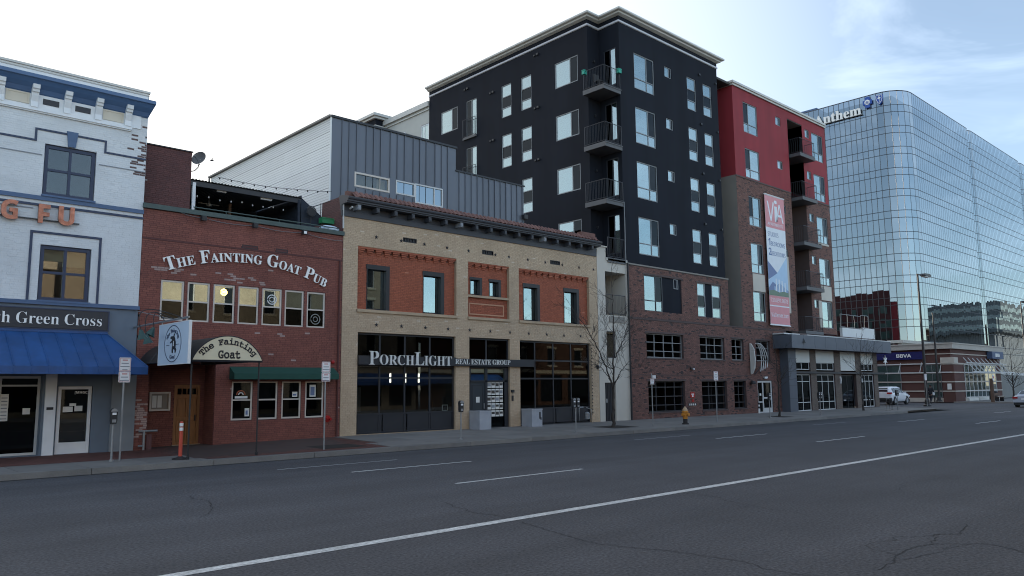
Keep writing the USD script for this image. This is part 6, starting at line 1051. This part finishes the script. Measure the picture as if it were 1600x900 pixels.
# ---------------------------------------------------------------- bare street trees
def tree(name, label, base, limbs, seed, r0, depth=4, twig=.006, spread=.6):
    rn = random.Random(seed); nr = np.random.default_rng(seed); t = thing(name, label, 'tree', base); tr, cr = G(), G()
    def grow(p, d, L, r, k):
        n = 4; P = [p]; q = p.copy(); dd = d.copy()
        for i in range(n): dd = dd+nr.normal(0, .10, 3)+[0, 0, .05]; dd /= np.linalg.norm(dd); q = q+dd*L/n; P.append(q)
        cr.tube(P, np.linspace(r, max(r*.5, twig*.7), n+1), 5 if r > .02 else 3, cap=False)
        if k == 0: return
        for i in range(rn.choice((2, 3, 3))):
            j = rn.randint(1, n); ax = nr.normal(0, 1, 3); ax -= ax@dd*dd; ax /= np.linalg.norm(ax); nd = dd*rn.uniform(.55, .9)+ax*rn.uniform(spread*.6, spread*1.2); nd[2] += .12; nd /= np.linalg.norm(nd)
            grow(P[j], nd, L*rn.uniform(.5, .72), max(r*.5*rn.uniform(.8, 1.1), twig), k-1)
    b = np.array(base)
    for lm in limbs:
        pts = np.array(lm['p'], float)+b; n = 24; s = np.linspace(0, len(pts)-1, n); C = np.stack([np.interp(s, np.arange(len(pts)), pts[:, i]) for i in range(3)], 1); C[1:-1] += nr.normal(0, .018, (n-2, 3)); rr = np.linspace(lm['r'][0], lm['r'][1], n)
        if lm.get('base'): rr[:3] *= [1.5, 1.2, 1.05]
        emit(t, 'trunk' if lm.get('base') else 'limb', G().tube(C, rr, 9), bark)
        for k in range(lm['n']):
            i = rn.randint(lm.get('from', n//2), n-2); dd = C[i+1]-C[i]; dd /= np.linalg.norm(dd); ax = nr.normal(0, 1, 3); ax -= ax@dd*dd; ax /= np.linalg.norm(ax); nd = dd*.55+ax*.8+[0, 0, .1]; nd /= np.linalg.norm(nd); grow(C[i], nd, rn.uniform(*lm['L']), max(rr[i]*.45, .011), depth-1)
        dd = C[-1]-C[-3]; grow(C[-1], dd/np.linalg.norm(dd), lm['L'][1]*.9, lm['r'][1], depth-1)
    emit(t, 'crown', cr, bark); return t
tree('bare_street_tree', 'leafless forked street tree in a tree pit before the beige stair bay', (27.95, 23.4, .17),
     [dict(p=[(0, 0, 0), (.05, 0, .9), (.12, 0, 1.75), (.25, .05, 3.2), (.30, .05, 4.9), (.30, .1, 6.2)], r=(.07, .016), n=15, L=(.7, 1.35), base=1, **{'from': 9}),
      dict(p=[(.10, 0, 1.7), (-.25, 0, 2.5), (-.75, .1, 3.5), (-1.35, .1, 4.3), (-2.0, .1, 4.9)], r=(.042, .012), n=11, L=(.6, 1.3), **{'from': 4}),
      dict(p=[(-.05, 0, 2.1), (-.6, .0, 2.65), (-1.1, 0, 2.85)], r=(.022, .010), n=4, L=(.3, .6)),
      dict(p=[(.12, 0, 1.9), (.7, 0, 2.6), (1.5, .1, 3.1)], r=(.03, .010), n=6, L=(.5, .9)),
      dict(p=[(.26, 0, 3.2), (.9, 0, 4.0), (1.4, .1, 4.7)], r=(.03, .010), n=7, L=(.5, 1.0))], 3, .1, twig=.0045)
tree('bare_street_tree', 'small leafless tree right of the white entry door', (43.0, 23.3, .2), [dict(p=[(0, 0, 0), (.03, 0, 1.2), (.0, 0, 2.4), (-.1, 0, 4.0)], r=(.06, .018), n=12, L=(.6, 1.1), base=1, **{'from': 9}), dict(p=[(0, 0, 1.5), (.5, 0, 2.2), (.9, 0, 2.5)], r=(.03, .01), n=6, L=(.4, .9))], 8, .06, 3)
tree('bare_street_tree', 'slim leafless tree before the last bay of the corner shop', (55.5, 23.7, .2), [dict(p=[(0, 0, 0), (-.06, 0, 1.3), (-.1, 0, 2.6), (.1, 0, 4.3)], r=(.06, .018), n=12, L=(.7, 1.2), base=1, **{'from': 10}), dict(p=[(-.08, 0, 2.2), (.8, 0, 3.0), (1.8, 0, 3.6)], r=(.03, .01), n=8, L=(.5, 1.0))], 12, .06, 3)
for i, (x, y, lab) in enumerate(((119, 31, 'bare tree in front of the cream arches behind the bank'),)): tree('bare_street_tree', lab, (x, y, 0), [dict(p=[(0, 0, 0), (.05, 0, 2.2), (.1, 0, 6)], r=(.12, .03), n=14, L=(1.2, 2.2), base=1, **{'from': 7})], 20+i, .1, 3, twig=.016)

# ---------------------------------------------------------------- cars
def car(name, label, loc, rot, st, paint, suv):
    '''st: stations along the length: x, half width, sill, belt, roof, roof half width'''
    t = thing(name, label, 'car', loc); c, s = math.cos(rot), math.sin(rot)
    def T_(p): p = np.asarray(p, float).reshape(-1, 3); return np.stack([p[:, 0]*c-p[:, 1]*s+loc[0], p[:, 0]*s+p[:, 1]*c+loc[1], p[:, 2]+loc[2]], 1)
    X = np.linspace(st[0][0], st[-1][0], 41); S = np.array([[np.interp(x, [q[0] for q in st], [q[k] for q in st]) for k in range(6)] for x in X])
    ringp = lambda q: [(0, q[2]), (q[1]*.86, q[2]), (q[1]*.98, q[2]+.12), (q[1], q[2]+.32), (q[1]*.985, q[3]), (q[5]+(q[1]*.97-q[5])*.12, q[4]-.05 if q[4]-q[3] > .1 else q[4]), (q[5]*.8, q[4]+.0), (0, q[4]+.015)]
    V = []; 
    for q in S: h = ringp(q); V += [(q[0], a, z) for a, z in h]+[(q[0], -a, z) for a, z in h[-2:0:-1]]
    n = 14; F = [(i*n+j, i*n+(j+1) % n, (i+1)*n+(j+1) % n, (i+1)*n+j) for i in range(len(S)-1) for j in range(n)]
    g = G().add(T_(V), F)
    for k in (0, len(S)-1): g.add(T_(V[k*n:(k+1)*n]+[(X[k], 0, (S[k][2]+S[k][3])/2)]), [(j, (j+1) % n, n) for j in range(n)])
    emit(t, 'body', g, paint, smooth=35)
    def side(x0, x1, f0=.1, f1=.85):
        for sg in (1, -1):
            v = []
            for x in np.linspace(x0, x1, 9):
                q = [np.interp(x, X, S[:, k]) for k in range(6)]; h = q[4]-q[3]
                for f in (f0, f1): a = q[1]*.985+(q[5]-q[1]*.985)*f*.88; v.append((x, sg*(a+.012), q[3]+h*f*.93))
            emit(t, 'side_window', G().add(T_(v), [(2*i, 2*i+1, 2*i+3, 2*i+2) for i in range(8)]), black_glass)
    for a, b in suv['win']: side(a, b)
    for nm, x0, x1 in (('rear_window', *suv['rear']), ('windscreen', *suv['front'])):
        v = []
        for x in np.linspace(x0, x1, 5):
            q = [np.interp(x, X, S[:, k]) for k in range(6)]
            for f in (-.82, 0, .82): v.append((x, q[5]*f, q[4]+.028 if abs(f) < .1 else q[4]+.012))
        g = G().add(T_(v), [(3*i+j, 3*i+j+1, 3*i+j+4, 3*i+j+3) for i in range(4) for j in range(2)]); emit(t, nm, g, black_glass)
    for x in suv['wh']:
        for sg in (1, -1):
            y = sg*(suv['hw']-.09); p0, p1 = T_([(x, y-.1*sg, .34), (x, y+.1*sg, .34)]); w_ = emit(t, 'wheel', G().tube([p0, p1], .34, 20), tyre); q0, q1 = T_([(x, y+.095*sg, .34), (x, y+.108*sg, .34)]); emit(w_, 'rim', G().tube([q0, q1], .22, 14), alloy)
            a0_, a1_ = T_([(x, y-.12*sg, .36), (x, y+.085*sg, .36)]); emit(t, 'wheel_arch', G().tube([a0_, a1_], .41, 20), plastic)
    for sg in (1, -1):
        def bx(nm, x0, x1, y0, y1, z0, z1, m): emit(t, nm, G().hexa(T_([(x, sg*y, z) for x in (x0, x1) for y in (y0, y1) for z in (z0, z1)])), m)
        bx('tail_light', X[0]-.01, X[0]+.22, suv['hw']*.55, suv['hw']*.97, suv['tz'], suv['tz']+.16, lens_red); bx('headlight', X[-1]-.25, X[-1]+.01, suv['hw']*.5, suv['hw']*.93, .68, .82, lens_clear); bx('door_mirror', suv['mx'], suv['mx']+.14, suv['hw'], suv['hw']+.18, 1.02, 1.18, paint)
    emit(t, 'lower_trim', G().hexa(T_([(x, y, z) for x in (X[0]-.02, X[-1]+.0) for y in (-suv['hw']*.9, suv['hw']*.9) for z in (.2, .45)])), plastic); emit(t, 'licence_plate', G().hexa(T_([(x, y, z) for x in (X[0]-.03, X[0]-.015) for y in (-.26, .26) for z in (.62, .76)])), sign_white)
    emit(t, 'bumper', G().hexa(T_([(x, y, z) for x in (X[0]-.06, X[0]+.1) for y in (-suv['hw']*.93, suv['hw']*.93) for z in (.42, .6)])), paint if suv.get('pb') else plastic)
    return t
black_glass = mat('dark_car_glass', (.012, .014, .017), .06, .03, spec=.8)
car('parked_suv', 'white SUV parked beside the bank, partly behind the corner shop', (78.4, 30.75, .10), 0, [(-2.25, .80, .45, .98, 1.05, .72), (-2.2, .88, .32, 1.02, 1.30, .66), (-1.95, .92, .26, 1.03, 1.60, .64), (-1.2, .93, .24, 1.03, 1.68, .66), (0, .93, .24, 1.02, 1.67, .66), (.45, .93, .24, 1.01, 1.58, .64), (1.15, .93, .24, 1.0, 1.10, .74), (1.9, .90, .28, .93, .98, .72), (2.25, .80, .36, .80, .84, .60), (2.34, .66, .45, .70, .72, .5)], car_white, dict(win=[(-1.75, -.95), (-.88, .0), (.06, .62)], rear=(-2.21, -1.98), front=(.52, 1.08), wh=(-1.42, 1.42), hw=.93, tz=.98, mx=.65))
car('silver_sedan', 'silver car seen from behind at the right edge of the road', (77.4, 18.8, 0), 0, [(-2.3, .70, .45, .80, .92, .60), (-2.22, .84, .30, .88, 1.02, .66), (-1.7, .90, .22, .93, 1.08, .66), (-1.0, .91, .20, .94, 1.40, .56), (-.2, .91, .20, .93, 1.46, .56), (.5, .91, .20, .92, 1.34, .56), (1.1, .90, .20, .90, .98, .70), (1.9, .86, .24, .80, .86, .66), (2.3, .7, .36, .66, .7, .5)], car_silver, dict(win=[(-1.1, -.4), (-.3, .6)], rear=(-1.68, -1.05), front=(.55, 1.05), wh=(-1.35, 1.4), hw=.91, tz=.72, mx=.6, pb=1))

# ---------------------------------------------------------------- person
def person():
    x, y, z = 79.6, 27.6, .13; t = thing('person', 'person in dark jacket and trousers walking past the bank, pale bag at the hip', 'person', (x, y, z)); sc = 1.0
    J = {'pel': (0, 0, .95, .14), 'wai': (.01, 0, 1.12, .125), 'che': (.03, 0, 1.34, .155), 'nec': (.06, 0, 1.50, .055), 'hea': (.09, 0, 1.63, .095), 'hd2': (.10, 0, 1.69, .092), 'shl': (.03, .19, 1.43, .07), 'shr': (.03, -.19, 1.43, .07),
         'ell': (-.06, .25, 1.16, .05), 'elr': (.02, -.26, 1.15, .05), 'hl': (.10, .24, .98, .036), 'hr': (.20, -.22, 1.0, .036), 'hil': (0, .09, .93, .10), 'hir': (0, -.09, .93, .10), 'knl': (.20, .09, .52, .062), 'knr': (-.04, -.09, .50, .062), 'anl': (.24, .09, .10, .042), 'anr': (-.36, -.09, .17, .042), 'tol': (.42, .09, .05, .035), 'tor': (-.24, -.09, .06, .035)}
    ball = manifold3d.Manifold.sphere(1.0, 20)
    def bone(*ks): return manifold3d.Manifold.batch_hull([ball.scale((J[k][3],)*3).translate((x+J[k][0], y+J[k][1], z+J[k][2])) for k in ks])
    def build(bs):
        m = manifold3d.Manifold.batch_boolean([bone(*b) for b in bs], manifold3d.OpType.Add).refine_to_length(.035); v, f, _ = meshkit.arrays(m); tm = trimesh.Trimesh(v, f); trimesh.smoothing.filter_taubin(tm, iterations=8); return G().tm(tm)
    body_ = emit(t, 'body', build([('pel', 'wai', 'hil', 'hir'), ('wai', 'che', 'shl', 'shr'), ('che', 'nec'), ('nec', 'hea'), ('hea', 'hd2'), ('shl', 'ell'), ('ell', 'hl'), ('shr', 'elr'), ('elr', 'hr'), ('hil', 'knl'), ('knl', 'anl'), ('anl', 'tol'), ('hir', 'knr'), ('knr', 'anr'), ('anr', 'tor')]), skin, smooth=60)
    for k in J: J[k] = (*J[k][:3], J[k][3]+.014)
    emit(body_, 'jacket', build([('pel', 'wai', 'hil', 'hir'), ('wai', 'che', 'shl', 'shr'), ('shl', 'ell'), ('ell', 'hl'), ('shr', 'elr'), ('elr', 'hr'), ('che', 'nec')]), jacket, smooth=60)
    for k in ('hil', 'hir', 'pel'): J[k] = (*J[k][:3], J[k][3]-.02)
    emit(body_, 'trousers', build([('pel', 'hil', 'hir'), ('hil', 'knl'), ('knl', 'anl'), ('hir', 'knr'), ('knr', 'anr')]), trousers, smooth=60); emit(body_, 'shoe', build([('anl', 'tol')]), plastic); emit(body_, 'shoe', build([('anr', 'tor')]), plastic)
    J['hea'] = (.075, 0, 1.66, .10); J['hd2'] = (.075, 0, 1.72, .10); emit(body_, 'hair', build([('hea', 'hd2')]), mat('dark_hair', (.012, .009, .008), .7, .1), smooth=60)
    for s_ in (1, -1):
        hk = J['hl' if s_ > 0 else 'hr']; g = G()
        for q in range(4): g.tube([(x+hk[0]+.01+.008*q, y+hk[1]-.02+.013*q, z+hk[2]), (x+hk[0]+.03+.008*q, y+hk[1]-.02+.013*q, z+hk[2]-.06+.004*q), (x+hk[0]+.02, y+hk[1]-.02+.013*q, z+hk[2]-.09)], .008, 5)
        g.tube([(x+hk[0]+.03, y+hk[1], z+hk[2]+.01), (x+hk[0]+.06, y+hk[1], z+hk[2]-.03)], .009, 5); emit(body_, 'fingers', g, skin)
    bg = thing('shoulder_bag', 'pale cream bag at the hip of the walking person', 'bag', (x, y-.25, z+.9)); emit(bg, 'bag', G().tm(manifold3d.Manifold.batch_hull([ball.scale((.05,)*3).translate((x+dx, y-.27, z+dz)) for dx in (-.14, .16) for dz in (.84, 1.02)])), alu); emit(bg, 'strap', G().tube([(x-.1, y-.25, z+1.02), (x+.0, y-.2, z+1.3), (x+.03, y-.0, z+1.52), (x+.1, y+.1, z+1.3)], .014, 5), plastic)
person()

# ================================================================ the other side of the street (seen only in the glass)
def block(name, label, x0, x1, y1, h, m, storeys, bay, arch=False, trim=None, z0=4.2):
    t = thing(name, label, 'building', ((x0+x1)/2, y1, 0)); fr = Fr((0, y1, 0), (-1, 0, 0), (0, 1, 0)); n = int((x1-x0)/bay); hs_ = (h-z0-1)/storeys; H = []
    for i in range(n):
        for k in range(storeys): a = -x1+bay*(i+.34); H.append((a, a+bay*.30, z0+hs_*k+.5, z0+hs_*k+hs_*.82))
    G_ = [(-x1+bay*(i+.12), -x1+bay*(i+.9), .5, 3.3) for i in range(n)]
    emit(t, 'wall', wall(G(), fr, -x1, -x0, 0, h, H+G_, .2), m); body(t, x0, x1, y1-18, y1-.3, 0, h, m, earth, faces='lrt')
    for (a, b, c, d) in H: f = emit(t, 'window', G().ringbox(fr, a, b, c, d, .07, -.15, -.1), pale_window); emit(f, 'pane', G().ob(fr, a, b, c, d, -.18, -.16), dark_pane); emit(t, 'window_trim', G().ob(fr, a-.1, b+.1, d, d+.22, 0, .07).ob(fr, a-.1, b+.1, c-.15, c, 0, .1), trim or opp_stone)
    for (a, b, c, d) in G_: emit(t, 'shop_window', G().ob(fr, a, b, c, d, -.18, -.16), dark_pane)
    emit(t, 'cornice', G().ob(fr, -x1, -x0, h-.5, h, 0, .5).ob(fr, -x1, -x0, z0-.35, z0, 0, .2), trim or opp_stone); return t
dark_pane = mat('opaque_dark_pane', (.02, .024, .028), .08, .05)
block('opposite_tan_building', 'four-storey tan brick building across the street, mirrored in the pub windows', 13, 42, -5, 14.5, opp_tan, 3, 3.2)
t = block('opposite_brown_building', 'low brown brick shop building with blue awning, mirrored in the office window', 42.5, 66, -5, 7.5, opp_brown, 1, 4.2, z0=3.8); 
ab2 = thing('opposite_blue_awning', 'blue awning across the street, mirrored in the office window', 'awning', (42, -4, 2.5)); emit(ab2, 'canvas', G().quad((35, -4.98, 3.3), (52, -4.98, 3.3), (52, -3.6, 2.6), (35, -3.6, 2.6)).box(35, -3.61, 2.3, 52, -3.59, 2.6), awning_blue)
block('opposite_cream_building', 'two-storey building across the street at the left, mirrored in shop glass', -30, 12.5, -5, 10.5, opp_tan, 2, 3.4); block('opposite_grey_building', 'low grey building across the street, mirrored in the corner shop glass', 67, 110, -6, 8.5, far_concrete, 1, 4)
t = thing('opposite_office_block', 'distant office block with glass strips, mirrored low in the glass tower', 'building', (440, -40, 0)); emit(t, 'upper_block', G().box(424, -60, 26, 560, -20, 41), mat('dark_facade', (.05, .06, .065), .6, .1)); emit(t, 'lower_block', G().box(430, -56, 0, 555, -24, 26), mat('grey_facade', (.12, .13, .14), .6, .2, .1))
for k in range(3): emit(t, 'window_strip', G().box(423.8, -60.1, 28+4.4*k, 560, -19.8, 30+4.4*k), mat('strip_glass', (.16, .20, .20), .3, .2, .08) if k == 0 else mats['strip_glass'])
for x in (150, 190): block('opposite_far_building', 'far low building down the street, mirrored in the glass tower' if x == 150 else 'farther dark building down the street, mirrored in the glass tower', x, x+36, -8, 12 if x == 150 else 17, far_concrete if x == 150 else opp_brown, 2, 4)
block('rear_brick_building', 'added brown brick block out of view behind the car park, keeping sun off the street', 66, 124, 112, 22, opp_brown, 5, 4)  # unseen block, added to stop the sun reaching the street through the gap
# everything under the World is in place; the stage is the result
